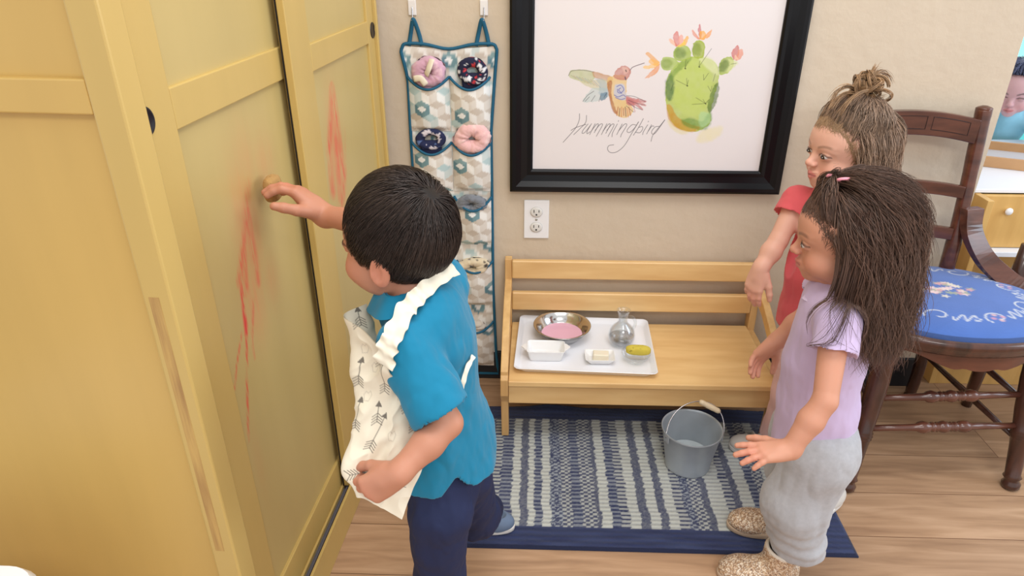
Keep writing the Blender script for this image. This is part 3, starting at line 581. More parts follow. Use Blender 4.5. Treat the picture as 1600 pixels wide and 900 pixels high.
# glass carafe with handle
def thin_glass(name, tint, edge):
    m = bpy.data.materials.new(name); m.use_nodes = True; nt = m.node_tree; N = nt.nodes; L = nt.links; N.remove(N['Principled BSDF'])
    tr = N.new('ShaderNodeBsdfTransparent'); tr.inputs[0].default_value = (*tint, 1); gl_ = N.new('ShaderNodeBsdfGlossy'); gl_.inputs['Roughness'].default_value = .04; gl_.inputs[0].default_value = (.95, .96, 1, 1)
    lw = N.new('ShaderNodeLayerWeight'); lw.inputs['Blend'].default_value = .22; rp = N.new('ShaderNodeMapRange'); rp.inputs['To Min'].default_value = edge; rp.inputs['To Max'].default_value = .55
    L.new(lw.outputs['Facing'], rp.inputs['Value']); mx = N.new('ShaderNodeMixShader'); L.new(rp.outputs[0], mx.inputs[0]); L.new(tr.outputs[0], mx.inputs[1]); L.new(gl_.outputs[0], mx.inputs[2]); L.new(mx.outputs[0], N['Material Output'].inputs['Surface']); return m
M['glass'] = thin_glass('clear_glass', (.95, .965, .965), .05)
jug = thing('glass_carafe', 'small round clear glass carafe with a looped handle at the back of the tray', 'jug', (0.250, -0.155, IZ))
MB().lathe([(0, 0.0), (0.022, 0.0), (0.030, 0.004), (0.0365, 0.018), (0.038, 0.030), (0.034, 0.046), (0.024, 0.060), (0.0145, 0.068), (0.0125, 0.076), (0.0125, 0.090), (0.0150, 0.100), (0.0190, 0.108), (0.0196, 0.109), (0.0186, 0.1095),
            (0.0135, 0.100), (0.0105, 0.090), (0.0105, 0.077), (0.0125, 0.069), (0.022, 0.058), (0.0315, 0.045), (0.0352, 0.030), (0.0335, 0.018), (0.027, 0.007), (0.02, 0.0045), (0, 0.004)], n=48).build('carafe_body', M['glass'], jug, smooth=True)
MB().tube(cat([(0.0120, -0.004, 0.090), (0.024, -0.010, 0.092), (0.032, -0.014, 0.080), (0.030, -0.014, 0.064), (0.024, -0.012, 0.056)], 7), [0.0042] * 29, 10).build('carafe_handle', M['glass'], jug, smooth=True)
MB().lathe([(0, 0.0048), (0.0265, 0.0075), (0.0330, 0.018), (0.0345, 0.026), (0, 0.026)], n=40).build('water', thin_glass('clear_water', (.93, .94, .96), .06), jug, smooth=True)
# rectangular white dish with ear handles
d1 = thing('porcelain_dish', 'deeper white rectangular dish with pointed ear handles, empty, at the left front of the tray', 'dish', (0.038, -0.226, IZ), 0, 'white dishes on the tray')
dishy([(0.084, 0.046, .008, 0.0), (0.088, 0.050, .009, 0.002), (0.102, 0.062, .010, 0.031), (0.104, 0.064, .010, 0.0325), (0.101, 0.061, .009, 0.033), (0.097, 0.057, .009, 0.031), (0.084, 0.046, .008, 0.006), (0.080, 0.042, .007, 0.0045)]).build('dish_body', M['porcelain'], d1, smooth=True).modifiers.new('n', 'EDGE_SPLIT').split_angle = math.radians(50)
for sx in (-1, 1):
    MB().prism([(sx * .049, -0.020), (sx * .058, -0.013), (sx * .0665, 0), (sx * .058, 0.013), (sx * .049, 0.020)][::sx], 'z', 0.0290, 0.0326).build('ear_handle', M['porcelain'], d1, bevel=0.001)
d2 = thing('porcelain_dish', 'small shallow white dish holding a bar of soap, between the carafe and the tray edge', 'dish', (0.183, -0.242, IZ), 0, 'white dishes on the tray')
dishy([(0.054, 0.036, .006, 0.0), (0.058, 0.040, .007, 0.0015), (0.078, 0.056, .007, 0.017), (0.080, 0.058, .007, 0.0182), (0.077, 0.055, .006, 0.0185), (0.074, 0.052, .006, 0.017), (0.056, 0.038, .006, 0.0045), (0.052, 0.034, .005, 0.0035)]).build('dish_body', M['porcelain'], d2, smooth=True).modifiers.new('n', 'EDGE_SPLIT').split_angle = math.radians(50)
sp = MB().bb(-0.021, 0.021, -0.013, 0.013, 0, 0.020).build('soap_bar', mat('cream_soap', lin(238, 230, 208), rough=0.45, sss=0.1), bevel=0.003, seg=3)
sp.location = (0.186, -0.241, IZ + 0.0048); sp.rotation_euler = (0, 0, math.radians(-3)); tag(sp, 'cream bar of soap standing in the small shallow white dish', 'soap')
d3 = thing('glass_dish', 'small round clear glass dish under the yellow sponge on the tray', 'dish', (0.280, -0.238, IZ))
MB().lathe([(0, 0), (0.020, 0), (0.026, 0.002), (0.036, 0.016), (0.0385, 0.024), (0.0395, 0.0255), (0.0380, 0.026), (0.0365, 0.024), (0.034, 0.017), (0.024, 0.0045), (0.018, 0.003), (0, 0.003)], n=44).build('dish_body', M['glass'], d3, smooth=True)
def sponge_mesh(name, L_, W_, H_, colr, m, seed, parent=None):
    nu, nv = 60, 40; A, Bv = np.meshgrid(np.linspace(0, 2 * math.pi, nu, endpoint=False), np.linspace(0, math.pi, nv), indexing='ij')
    p = 0.62; sg = lambda t, e: np.sign(t) * np.abs(t) ** e
    X = sg(np.cos(A), .8) * sg(np.sin(Bv), p) * L_ / 2; Y = sg(np.sin(A), .8) * sg(np.sin(Bv), p) * W_ / 2; Z = sg(np.cos(Bv), p) * H_ / 2
    n = fbm(X * 160, Y * 160, Z * 160, seed=seed) - .5; s = 1 + .07 * n; V = np.stack([X * s, Y * s, Z * s], -1).reshape(-1, 3)
    q = vnoise(X * 260, Y * 260, Z * 260, seed=seed + 1); c = np.where((q > .82)[..., None], linv(colr) * .55, linv(colr) * (1 + .2 * n)[..., None])
    return npmesh(name, V, gridfaces(nu, nv, True), m, parent, c.reshape(-1, 3))
M['sponge'] = mat('yellow_sponge', (1, 1, 1), rough=0.95, attr='Col', bump=0.5, bscale=500, bdist=0.001)
sg1 = sponge_mesh('kitchen_sponge', 0.066, 0.028, 0.024, [206, 188, 76], M['sponge'], 3); sg1.location = (0.284, -0.245, IZ + 0.0375); sg1.rotation_euler = (0, 0, math.radians(-3))
tag(sg1, 'mustard yellow oblong sponge resting on the small glass dish', 'sponge')
# ------------------------------------------------------------------ rug
rx0, rx1, ry0, ry1 = -0.150, 0.742, -0.690, -0.158; st = 0.0026
X, Y = np.meshgrid(np.arange(rx0, rx1, st), np.arange(ry0, ry1, st), indexing='ij')
navy = linv([36, 46, 86]); dark = linv([26, 32, 60]); cream = linv([192, 196, 190]); pale = linv([150, 166, 184]); slate = linv([84, 98, 130])
B_ = [(-0.15, 's'), (-0.098, 'p'), (-0.075, 'm'), (-0.045, 'c'), (-0.020 - .004, 'n'), (-0.004, 'c'), (0.012, 'm'), (0.031, 'c'), (0.052, 's'), (0.080, 'w'), (0.105, 'm'), (0.128, 'w'), (0.163, 'n'), (0.173, 'c'), (0.197, 'm'), (0.219, 'p'), (0.241, 'c'), (0.266, 'n'), (0.288, 'c'),
      (0.313, 'n'), (0.332, 'c'), (0.357, 'p'), (0.379, 's'), (0.400, 'w'), (0.429, 'n'), (0.445, 'c'), (0.484, 'p'), (0.505, 'n'), (0.522, 'c'), (0.552, 'm'), (0.572, 'w'), (0.600, 'c'), (0.622, 'n'), (0.642, 'm'), (0.665, 'c'), (0.69, 'w'), (0.71, 'n'), (0.8, 'n')]
xb = np.array([b[0] for b in B_]); jit = (vnoise(X * 0 + Y * 170, X * 0, seed=2) - .5) * .006; idx = np.clip(np.searchsorted(xb, X + jit) - 1, 0, len(B_) - 1); kind = np.array([b[1] for b in B_])[idx]
row = np.sin(Y * 2 * math.pi / 0.0135 + 1.5 * np.sin(idx * 2.1)); row2 = np.sin(Y * 2 * math.pi / 0.0135 + math.pi * (np.floor(X / .009) % 2)); nn = fbm(X * 300, Y * 300, seed=8)
w = {'n': 0.10 + .12 * nn, 'c': 0.84 + .20 * row, 'm': np.where(row > .1, .42, .05), 's': np.where((row2 > -.1) & (nn > .42), .62, .08), 'p': np.where(row > -.2, .66, .05), 'w': np.where(row2 > .1, .72, .10)}
wt = np.zeros(X.shape)
for k_, v_ in w.items(): wt = np.where(kind == k_, v_, wt)
wt = np.clip(wt + (nn - .5) * .25, 0, 1); tint = np.where(np.isin(kind, ['m', 's']), .55, 1)[..., None]
lightc = cream * tint + pale * (1 - tint); c = navy * (1 - wt[..., None]) + lightc * wt[..., None]
fade = (fbm(X * 5, Y * 9, seed=4) - .42)[..., None]; c = np.clip(c * (1 + .25 * fade) + .035 * fade, 0, 1)
bd = np.minimum(Y - ry0, ry1 - Y); brd = bd < (0.062 + .003 * jit / .003); rw = 0.5 + 0.5 * np.sin(bd * 2 * math.pi / 0.017 + vnoise(X * 40, Y * 40)); bc = navy * 1.0 * (1 - .35 * rw[..., None]) + slate * .22 * (vnoise(X * 14, Y * 120, seed=6)[..., None])
bd2 = np.minimum(bd, np.minimum(X - rx0, rx1 - X)); c = np.where(brd[..., None], bc, c); c = np.where((bd2 < .006)[..., None], dark, c); c = np.where((((rx1 - X) < .05) & ~brd)[..., None], bc, c)
flipped = sstep(0.62, 0.70, X) * 0
ridge = 0.011 * np.exp(-((X - 0.06) / .07) ** 2) * np.exp(-((Y - ry1) / .028) ** 2) + .006 * np.exp(-((X - 0.55) / .09) ** 2) * np.exp(-((Y - ry1) / .03) ** 2)
Z = 0.0068 + 0.0011 * wt * (row + 1) * .5 + .0009 * (nn - .5) + ridge; Z = np.where(bd2 < .004, 0.004, Z)
Yw = Y + 0.0
V = np.stack([X, Yw, Z], -1).reshape(-1, 3); nx, ny = X.shape; F = gridfaces(nx, ny)
ring = np.concatenate([np.arange(nx) * ny, (nx - 1) * ny + np.arange(1, ny), np.arange(nx - 2, -1, -1) * ny + ny - 1, np.arange(ny - 2, 0, -1)]); L0 = V[ring].copy(); L0[:, 2] = 0.0004; n0 = len(V)
nr = len(ring); a = np.arange(nr); F = np.vstack([F, np.stack([ring[a], n0 + a, n0 + (a + 1) % nr, ring[(a + 1) % nr]], -1)])
M['rug'] = mat('woven_rug', (1, 1, 1), rough=0.95, attr='Col', bump=0.5, bscale=420, bdist=0.002, sheen=0.2)
rug = npmesh('striped_rug', np.vstack([V, L0]), F, M['rug'], None, np.vstack([c.reshape(-1, 3), np.tile(dark, (nr, 1))]))
tag(rug, 'navy and cream striped woven rug on the wooden floor in front of the bench', 'rug')
# ------------------------------------------------------------------ bucket
bk = thing('metal_bucket', 'small galvanised metal bucket with a wooden grip standing on the rug', 'bucket', (0.413, -0.395, 0.0085))
M['galv'] = mat('galvanised_metal', lin(178, 186, 194), rough=0.38, metal=0.3, var=0.18, vscale=14, detail=6)
MB().lathe([(0, 0.004), (0.054, 0.004), (0.0555, 0.0), (0.0575, 0.0), (0.0585, 0.004), (0.0570, 0.007), (0.0745, 0.112), (0.0765, 0.114), (0.0778, 0.1165), (0.0765, 0.119), (0.0742, 0.118), (0.0732, 0.113), (0.0560, 0.010), (0, 0.009)], n=64).build('pail', M['galv'], bk, smooth=True).modifiers.new('n', 'EDGE_SPLIT').split_angle = math.radians(60)
MB().lathe([(0, 0.030), (0.0588, 0.030), (0.0592, 0.0295), (0.0565, 0.0105), (0, 0.0105)], n=48).build('cloudy_water', mat('cloudy_water', lin(196, 206, 210), rough=0.2, var=0.15, vscale=18), bk)
for a0 in (math.radians(205), math.radians(-12)):
    c_, s_ = math.cos(a0), math.sin(a0)
    MB().box((0.0760 * c_, 0.0760 * s_, 0.106), (0.003, 0.020, 0.022), Matrix.Rotation(a0, 3, 'Z')).build('handle_lug', M['galv'], bk, bevel=0.001)
e0 = Vector((0.079 * math.cos(math.radians(205)), 0.079 * math.sin(math.radians(205)), 0.108)); e1 = Vector((0.079 * math.cos(math.radians(-12)), 0.079 * math.sin(math.radians(-12)), 0.108)); mid = (e0 + e1) / 2
up = Vector((0.12, 0.55, 0.62)).normalized(); ax = (e1 - e0) / 2
arc = [mid + ax * -math.cos(t) + up * 0.090 * math.sin(t) ** .8 for t in np.linspace(0, math.pi, 40)]
MB().tube(arc, 0.0013, 8).build('bail_wire', M['steel'], bk, smooth=True)
g = arc[19:26]; g0 = Vector(arc[20]); g1 = Vector(arc[31]); dr = (g1 - g0)
gp = [g0 + dr * t for t in np.linspace(0, 1, 13)]
MB().tube(gp, [0.004, 0.0068, 0.0072, 0.0066, 0.0074, 0.0076, 0.0076, 0.0076, 0.0074, 0.0066, 0.0072, 0.0068, 0.004], 16).build('wooden_grip', mat('pale_wood_grip', lin(226, 208, 176), rough=0.5, var=.15, vscale=30), bk, smooth=True)
# ------------------------------------------------------------------ antique chair with needlepoint seat
M['walnut'] = mat('walnut_dark', lin(84, 50, 38), rough=0.26, col2=lin(50, 30, 24), vscale=4, vstretch=(10, 10, 1.6), coat=0.35, bump=0.04, bscale=80)
M['walnut_r'] = mat('walnut_red', lin(108, 64, 48), rough=0.24, col2=lin(68, 38, 30), vscale=3, vstretch=(2.5, 12, 12), coat=0.35)
ch = thing('dining_chair', 'antique dark walnut chair with a blue embroidered seat beside the girls', 'chair', (1.0, -0.25, 0))
def turned(p0, p1, prof, n=20):
    # prof: list of (t, r)
    P0, P1 = Vector(p0), Vector(p1); mb = MB(); path = [P0.lerp(P1, t) for t, r in prof]; return mb.tube(path, [r for t, r in prof], n)
legp = [(0, .014), (.01, .020), (.04, .0215), (.055, .017), (.07, .0165), (.085, .021), (.10, .0175), (.30, .0195), (.36, .021), (.37, .0235), (.38, .021), (.39, .0245), (.40, .0215), (.41, .0235), (.425, .0205), (.55, .0235), (.75, .0245), (.86, .0225), (.88, .0265), (.90, .023), (.92, .0265), (.94, .023), (.96, .0265), (1.0, .025)]
# front legs
FL = ((-0.203, -0.221), (0.216, -0.201)); FLt = ((-0.155, -0.150), (0.195, -0.140))
for (bx, by), (tx, ty) in zip(FL, FLt): turned((bx, by, 0), (tx, ty, 0.398), legp).build('leg', M['walnut'], ch, smooth=True)
# rear legs continue up as back posts
for x0, x1, x2 in ((-0.15, -0.165, -0.23), (0.150, 0.118, 0.122)):
    mb = MB(); path = cat([(x0, 0.195, 0.0), (x0 * .98, 0.185, 0.12), (x1 * 1.02, 0.165, 0.30), (x1, 0.155, 0.42)], 5); mb.tube(path, list(np.linspace(.0155, .020, len(path))), 14)
    mb.build('leg', M['walnut'], ch, smooth=True)
    path = cat([(x1, 0.155, 0.40), (x1 + (x2 - x1) * .3, 0.165, 0.55), (x1 + (x2 - x1) * .7, 0.190, 0.74), (x2, 0.207, 0.846), (x2, 0.209, 0.863), (x2, 0.2095, 0.869)], 5); r = [.0195] * 5 + [.0175] * 5 + [.0185] * 5 + [.0195] * 5 + list(np.linspace(.0195, .006, 6))
    mb = MB(); mb.tube(path, r[:len(path)], 16).build('back_post', M['walnut_r'], ch, smooth=True)
def rail(z0, z1, xa, xb, y, bow, th, name, rise=0.0, m='walnut_r'):
    n = 20; vs = []
    for i in range(n + 1):
        t = i / n; x = xa + (xb - xa) * t; q = 1 - (2 * t - 1) ** 2; yy = y - bow * q * -1; zr = rise * q
        vs += [(x, yy - th / 2, z0 + zr), (x, yy + th / 2, z0 + zr), (x, yy + th / 2, z1 + zr), (x, yy - th / 2, z1 + zr)]
    fs = [(4 * i + a, 4 * i + (a + 1) % 4, 4 * i + 4 + (a + 1) % 4, 4 * i + 4 + a) for i in range(n) for a in range(4)] + [(0, 1, 2, 3), (4 * n + 3, 4 * n + 2, 4 * n + 1, 4 * n)]
    return MB().add(vs, fs).build(name, M[m], ch, bevel=0.002)
rt = rail(0.778, 0.838, -0.225, 0.108, 0.192, 0.010, 0.020, 'crest_rail', 0.020)
# incised panel lines on the crest rail
cl = MB()
def crest_pt(x, z): t = (x + 0.225) / 0.333; q = 1 - (2 * t - 1) ** 2; return (x, 0.192 + 0.010 * q - 0.0102, z + 0.020 * q)
for xa, xb in ((-0.20, -0.125), (-0.112, -0.02), (-0.005, 0.085)):
    P = [crest_pt(x, 0.794) for x in np.linspace(xa, xb, 9)] + [crest_pt(x, 0.826) for x in np.linspace(xb, xa, 9)]; cl.loop(P, 0.0009, 5)
cl.build('incised_line', mat('dark_groove', lin(40, 22, 20), rough=.5), rt)
rail(0.640, 0.672, -0.205, 0.106, 0.168, 0.008, 0.016, 'cross_rail', 0.014); rail(0.528, 0.560, -0.190, 0.105, 0.160, 0.006, 0.016, 'cross_rail', 0.010)
# seat frame ring + scalloped apron + cushion
SXC, SYC, SRX, SRY = 0.035, -0.005, 0.262, 0.215
def ell(a, kx=1, ky=1): return (SXC + SRX * kx * math.copysign(abs(math.cos(a)) ** .9, math.cos(a)), SYC + SRY * ky * math.copysign(abs(math.sin(a)) ** .9, math.sin(a)))
def ring_layers(L_, name, m, n=96, bevel=0):
    vs = []
    for k, z in L_: vs += [(*ell(2 * math.pi * j / n, k, k), z) for j in range(n)]
    kk = len(L_); fs = [(i * n + j, i * n + (j + 1) % n, (i + 1) * n + (j + 1) % n, (i + 1) * n + j) for i in range(kk - 1) for j in range(n)] + [tuple(range(n))[::-1], tuple((kk - 1) * n + j for j in range(n))]
    return MB().add(vs, fs).build(name, m, ch, smooth=True, bevel=bevel)
ring_layers([(0.90, 0.390), (0.955, 0.390), (0.965, 0.396), (0.975, 0.404), (0.99, 0.408), (1.0, 0.414), (1.0, 0.420), (0.985, 0.426), (0.955, 0.429), (0.94, 0.428)], 'seat_frame', M['walnut'])
ap = MB(); A0, A1, n = math.radians(212), math.radians(328), 60; vs = []
for i in range(n + 1):
    t = i / n; a = A0 + (A1 - A0) * t; u = abs(2 * t - 1); dz = 0.012 + 0.030 * (1 - sstep(0.12, 0.62, np.array(u))) - 0.006 * math.exp(-((u - .12) / .05) ** 2) + 0.010 * sstep(.86, 1.0, np.array(u)); dz = float(dz)
    for k, z in ((0.93, 0.392), (0.93, 0.392 - dz), (0.90, 0.392 - dz), (0.90, 0.392)): vs.append((*ell(a, k, k), z))
fs = [(4 * i + a, 4 * i + (a + 1) % 4, 4 * i + 4 + (a + 1) % 4, 4 * i + 4 + a) for i in range(n) for a in range(4)] + [(0, 1, 2, 3), (4 * n + 3, 4 * n + 2, 4 * n + 1, 4 * n)]
ap.add(vs, fs).build('apron', M['walnut_r'], ch)
# cushion with embroidery
nr_, na = 120, 240; R_, A_ = np.meshgrid(np.linspace(0.004, 1, nr_), np.linspace(0, 2 * math.pi, na, endpoint=False), indexing='ij')
ex = np.sign(np.cos(A_)) * np.abs(np.cos(A_)) ** .9; ey = np.sign(np.sin(A_)) * np.abs(np.sin(A_)) ** .9
X = SXC + SRX * .945 * R_ * ex; Y = SYC + SRY * .945 * R_ * ey; Z = 0.4275 + 0.030 * (1 - R_ ** 4) ** .7
blue = linv([66, 104, 176]); c = np.ones(X.shape + (3,)) * blue * (0.86 + .28 * fbm(X * 14, Y * 14)[..., None]); wv = (np.sin(X * 2400) * np.sin(Y * 2400)) * .04; c = c * (1 + wv[..., None])
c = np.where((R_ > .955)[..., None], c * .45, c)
uu = (X - SXC) / SRX; vv = (Y - SYC) / SRY
def put(mask, col, a=.9): 
    global c
    m = np.clip(mask, 0, 1)[..., None] * a; c = c * (1 - m) + linv(col) * m
rs = np.random.RandomState(4)
for k in range(46):
    r_, t_ = rs.rand() ** .7 * .24, rs.rand() * 6.28; fx, fy = -0.02 + r_ * 1.1 * math.cos(t_), .05 + r_ * .8 * math.sin(t_); d = np.hypot(uu - fx, (vv - fy)); put(sstep(.040, .022, d * (1 + .3 * np.sin(5 * np.arctan2(vv - fy, uu - fx)))), [[224, 196, 196], [216, 208, 190], [204, 150, 160], [150, 160, 140]][k % 4], .85)
cream = [206, 210, 214]
for k in range(8):
    a0 = k * math.pi / 4 + .3; cx, cy = .66 * math.cos(a0), .62 * math.sin(a0)
    sp1 = [(cx + (.03 + .018 * t) * math.cos(a0 + t) , cy + (.03 + .018 * t) * math.sin(a0 + t)) for t in np.linspace(0, 5.2, 22)]; sp2 = [(.66 * math.cos(a0 + .18 + .03 * q) + .06 * math.sin(q * 1.3) * math.cos(a0), .62 * math.sin(a0 + .18 + .03 * q) + .06 * math.sin(q * 1.3) * math.sin(a0)) for q in np.linspace(0, 12, 26)]
    for P in (sp1, sp2): put(sstep(.013, .005, segdist(uu, vv, P)), cream, .8)
    for j in range(4):
        fx, fy = cx + .05 * math.cos(j * 1.6 + a0), cy + .05 * math.sin(j * 1.6 + a0)
        if k % 2 == 0: put(sstep(.032, .014, np.hypot(uu - fx, vv - fy)), [198, 140, 164] if j % 2 else [214, 176, 176], .8)
V = np.stack([X, Y, Z], -1).reshape(-1, 3); i = np.arange(nr_ - 1); j = np.arange(na); I, J = np.meshgrid(i, j, indexing='ij'); J2 = (J + 1) % na
F = np.stack([I * na + J, (I + 1) * na + J, (I + 1) * na + J2, I * na + J2], -1).reshape(-1, 4)
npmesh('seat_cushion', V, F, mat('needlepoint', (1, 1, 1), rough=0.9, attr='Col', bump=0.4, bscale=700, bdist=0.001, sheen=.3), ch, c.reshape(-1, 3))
# stretchers: two turned ones in front, plain dark ones at the sides and back
def bead(p0, p1):
    pr = [(0, .0075), (.25, .0085), (.33, .0095), (.345, .0135), (.37, .0155), (.40, .0135), (.415, .0095), (.425, .0125), (.435, .0125), (.445, .0095), (.455, .0125), (.465, .0095), (.475, .013), (.50, .0155), (.525, .013), (.535, .0095), (.545, .0125), (.555, .0095), (.565, .0125), (.575, .0125), (.585, .0095), (.60, .0135), (.63, .0155), (.655, .0135), (.67, .0095), (.75, .0085), (1, .0075)]
    turned(p0, p1, pr, 18).build('stretcher', M['walnut_r'], ch, smooth=True)
def legat(k, z): t = z / 0.398; b, tp = FL[k], FLt[k]; return (b[0] + (tp[0] - b[0]) * t, b[1] + (tp[1] - b[1]) * t, z)
bead(legat(0, .250), legat(1, .260)); bead(legat(0, .170), legat(1, .176))
def rearat(k, z): x = (-0.152, 0.142)[k]; return (x, 0.195 - z * .09, z)
for k in (0, 1):
    for z in (.13, .235): turned(legat(k, z - .0), rearat(k, z + .03), [(0, .006), (.5, .0095), (1, .006)], 12).build('stretcher', M['walnut'], ch, smooth=True)
turned(rearat(0, .18), rearat(1, .18), [(0, .006), (.5, .009), (1, .006)], 12).build('stretcher', M['walnut'], ch, smooth=True)
# curved hip brackets joining back posts and seat
def bracket(sx, P):
    C_ = cat(P, 6); vs = []; n = len(C_)
    for i, p in enumerate(C_):
        p = Vector(p); t = (Vector(C_[min(i + 1, n - 1)]) - Vector(C_[max(i - 1, 0)])).normalized(); side_ = Vector((0.87 * sx, -0.5, 0)); nrm = t.cross(side_).normalized(); q = i / (n - 1); w = 0.030 - 0.006 * math.sin(q * math.pi) ; h = 0.011
        wd = nrm.cross(t).normalized()
        # wide face shows to the front
        f = Vector((0.35 * sx, -0.93, 0)); wv_ = t.cross(f).normalized()
        for a, b in ((-1, -1), (1, -1), (1, 1), (-1, 1)): vs.append(p + wv_ * a * w + f * b * h)
    fs = [(4 * i + a, 4 * i + (a + 1) % 4, 4 * i + 4 + (a + 1) % 4, 4 * i + 4 + a) for i in range(n - 1) for a in range(4)] + [(0, 1, 2, 3), (4 * n - 1, 4 * n - 2, 4 * n - 3, 4 * n - 4)]
    MB().add(vs, fs).build('hip_bracket', M['walnut_r'], ch, bevel=0.003)
bracket(1, [(0.135, 0.155, 0.618), (0.140, 0.135, 0.560), (0.172, 0.10, 0.500), (0.225, 0.065, 0.455), (0.262, 0.040, 0.436), (0.272, 0.035, 0.415)])
bracket(-1, [(-0.205, 0.155, 0.618), (-0.205, 0.135, 0.560), (-0.205, 0.10, 0.500), (-0.215, 0.065, 0.455), (-0.225, 0.040, 0.418), (-0.225, 0.035, 0.395)])
# ------------------------------------------------------------------ shelf unit, table and tray past the wall end
M['birch'] = mat('birch_ply', lin(222, 180, 110), rough=0.4, col2=lin(206, 162, 94), vscale=2.5, vstretch=(12, 12, 2))
M['white_top'] = mat('white_laminate', lin(232, 236, 244), rough=0.3)
su = thing('storage_shelf', 'light birch shelf unit with a white knob, standing just past the wall end', 'shelf', (1.24, 0.16, 0))
def bxp(nm, m, *a, par=su, bev=.0015): return MB().bb(*a).build(nm, M[m], par, bevel=bev)
bxp('side_panel', 'birch', 0.0, 0.018, -0.15, 0.30, 0, 0.600); bxp('side_panel', 'birch', 0.70, 0.718, -0.15, 0.30, 0, 0.600)
bxp('base_panel', 'birch', 0.018, 0.70, -0.149, -0.131, 0.0, 0.125); bxp('shelf_board', 'white_top', 0.018, 0.70, -0.131, 0.28, 0.10, 0.118); bxp('shelf_board', 'white_top', 0.018, 0.70, -0.131, 0.28, 0.425, 0.440)
dr_ = bxp('drawer_front', 'birch', 0.020, 0.698, -0.10, -0.082, 0.442, 0.598); bxp('back_panel', 'birch', 0.018, 0.70, 0.282, 0.30, 0, 0.6)
MB().lathe([(0, 0.014), (0.007, 0.0135), (0.0105, 0.010), (0.0105, 0.007), (0.005, 0.004), (0.005, 0), (0, 0)], (0.094, -0.1002, 0.555), 24, 1, 1, RX).build('knob', M['white_plastic'], dr_, smooth=True)
wt_ = thing('low_table', 'white topped low table behind the birch shelf unit', 'table', (1.78, 0.605, 0))
MB().bb(-0.45, 0.45, -0.115, 0.115, 0.56, 0.585).build('tabletop', M['white_top'], wt_, bevel=0.004)
for lx in (-.41, .41):
    for ly in (-.10, .10): MB().tube([(lx, ly, 0), (lx, ly, .56)], .018, 14).build('leg', M['birch'], wt_, smooth=True)
su_top = MB().bb(-0.005, 0.72, -0.085, 0.305, 0.601, 0.612).build('top_panel', M['white_top'], su, bevel=0.002)
wtray = thing('wooden_tray', 'light wooden tray standing on the white top beside the wall edge', 'tray', (1.53, 0.34, 0.6125))
TM = M['birch']
M['tan_wood'] = mat('tan_wood', lin(196, 150, 104), rough=0.45, var=.15, vscale=12)
MB().bb(-0.15, 0.15, -0.10, 0.10, 0.0, 0.006).build('tray_base', mat('grey_mat', lin(190, 192, 198), rough=.4), wtray)
for a in ((-0.156, 0.156, -0.108, -0.098, 0, 0.032), (-0.156, 0.156, 0.098, 0.108, 0, 0.032), (-0.156, -0.146, -0.098, 0.098, 0, 0.032), (0.146, 0.156, -0.098, 0.098, 0, 0.032)): MB().bb(*a).build('tray_wall', M['tan_wood'], wtray, bevel=.001)
wtray.rotation_euler = (0, 0, math.radians(-24)); 
pl_ = MB().lathe([(0, 0), (0.022, 0), (0.034, 0.010), (0.036, 0.011), (0.034, 0.0118), (0.022, 0.003), (0, 0.003)], n=32).build('small_bowl', M['porcelain'], smooth=True); pl_.location = (1.545, 0.30, 0.619); tag(pl_, 'tiny white bowl in the wooden tray near the wall edge', 'bowl')
# a second dark chair tucked behind the first, mostly hidden
c2 = thing('wooden_armchair', 'dark wooden armchair mostly hidden behind the blue seated chair', 'chair', (1.46, -0.20, 0))
MB().tube(cat([(-0.155, 0.09, 0.50), (-0.10, 0.05, 0.475), (0.0, -0.04, 0.43), (0.10, -0.12, 0.39), (0.16, -0.20, 0.37)], 6), .020, 10, True, .7).build('armrest', M['walnut'], c2, smooth=True)
for a in (((-0.165, 0.10, 0), (-0.155, 0.095, 0.52)), ((0.20, 0.10, 0), (0.21, 0.10, 0.62)), ((0.14, -0.18, 0), (0.15, -0.19, 0.375)),): MB().tube([Vector(a[0]).lerp(Vector(a[1]), t) for t in np.linspace(0, 1, 5)], [.014, .018, .019, .019, .018], 12).build('leg', M['walnut'], c2, smooth=True)
MB().bb(-0.165, 0.20, -0.16, 0.10, 0.235, 0.262).build('seat', M['walnut'], c2, bevel=.004)
# corner of a white bin by the wardrobe end
wbin = thing('white_bin', 'white rounded plastic lid just showing beside the wardrobe end panel', 'bin', (-0.815, -1.338, 0))
wb_ = dishy([(0.30, 0.24, .04, 0.0), (0.33, 0.27, .05, 0.464), (0.35, 0.29, .05, 0.469), (0.355, 0.295, .055, 0.486), (0.345, 0.285, .055, 0.496), (0.30, 0.24, .05, 0.498)]).build('bin_body', M['white_plastic'], wbin, smooth=True)
wb_.modifiers.new('n', 'EDGE_SPLIT').split_angle = math.radians(50)
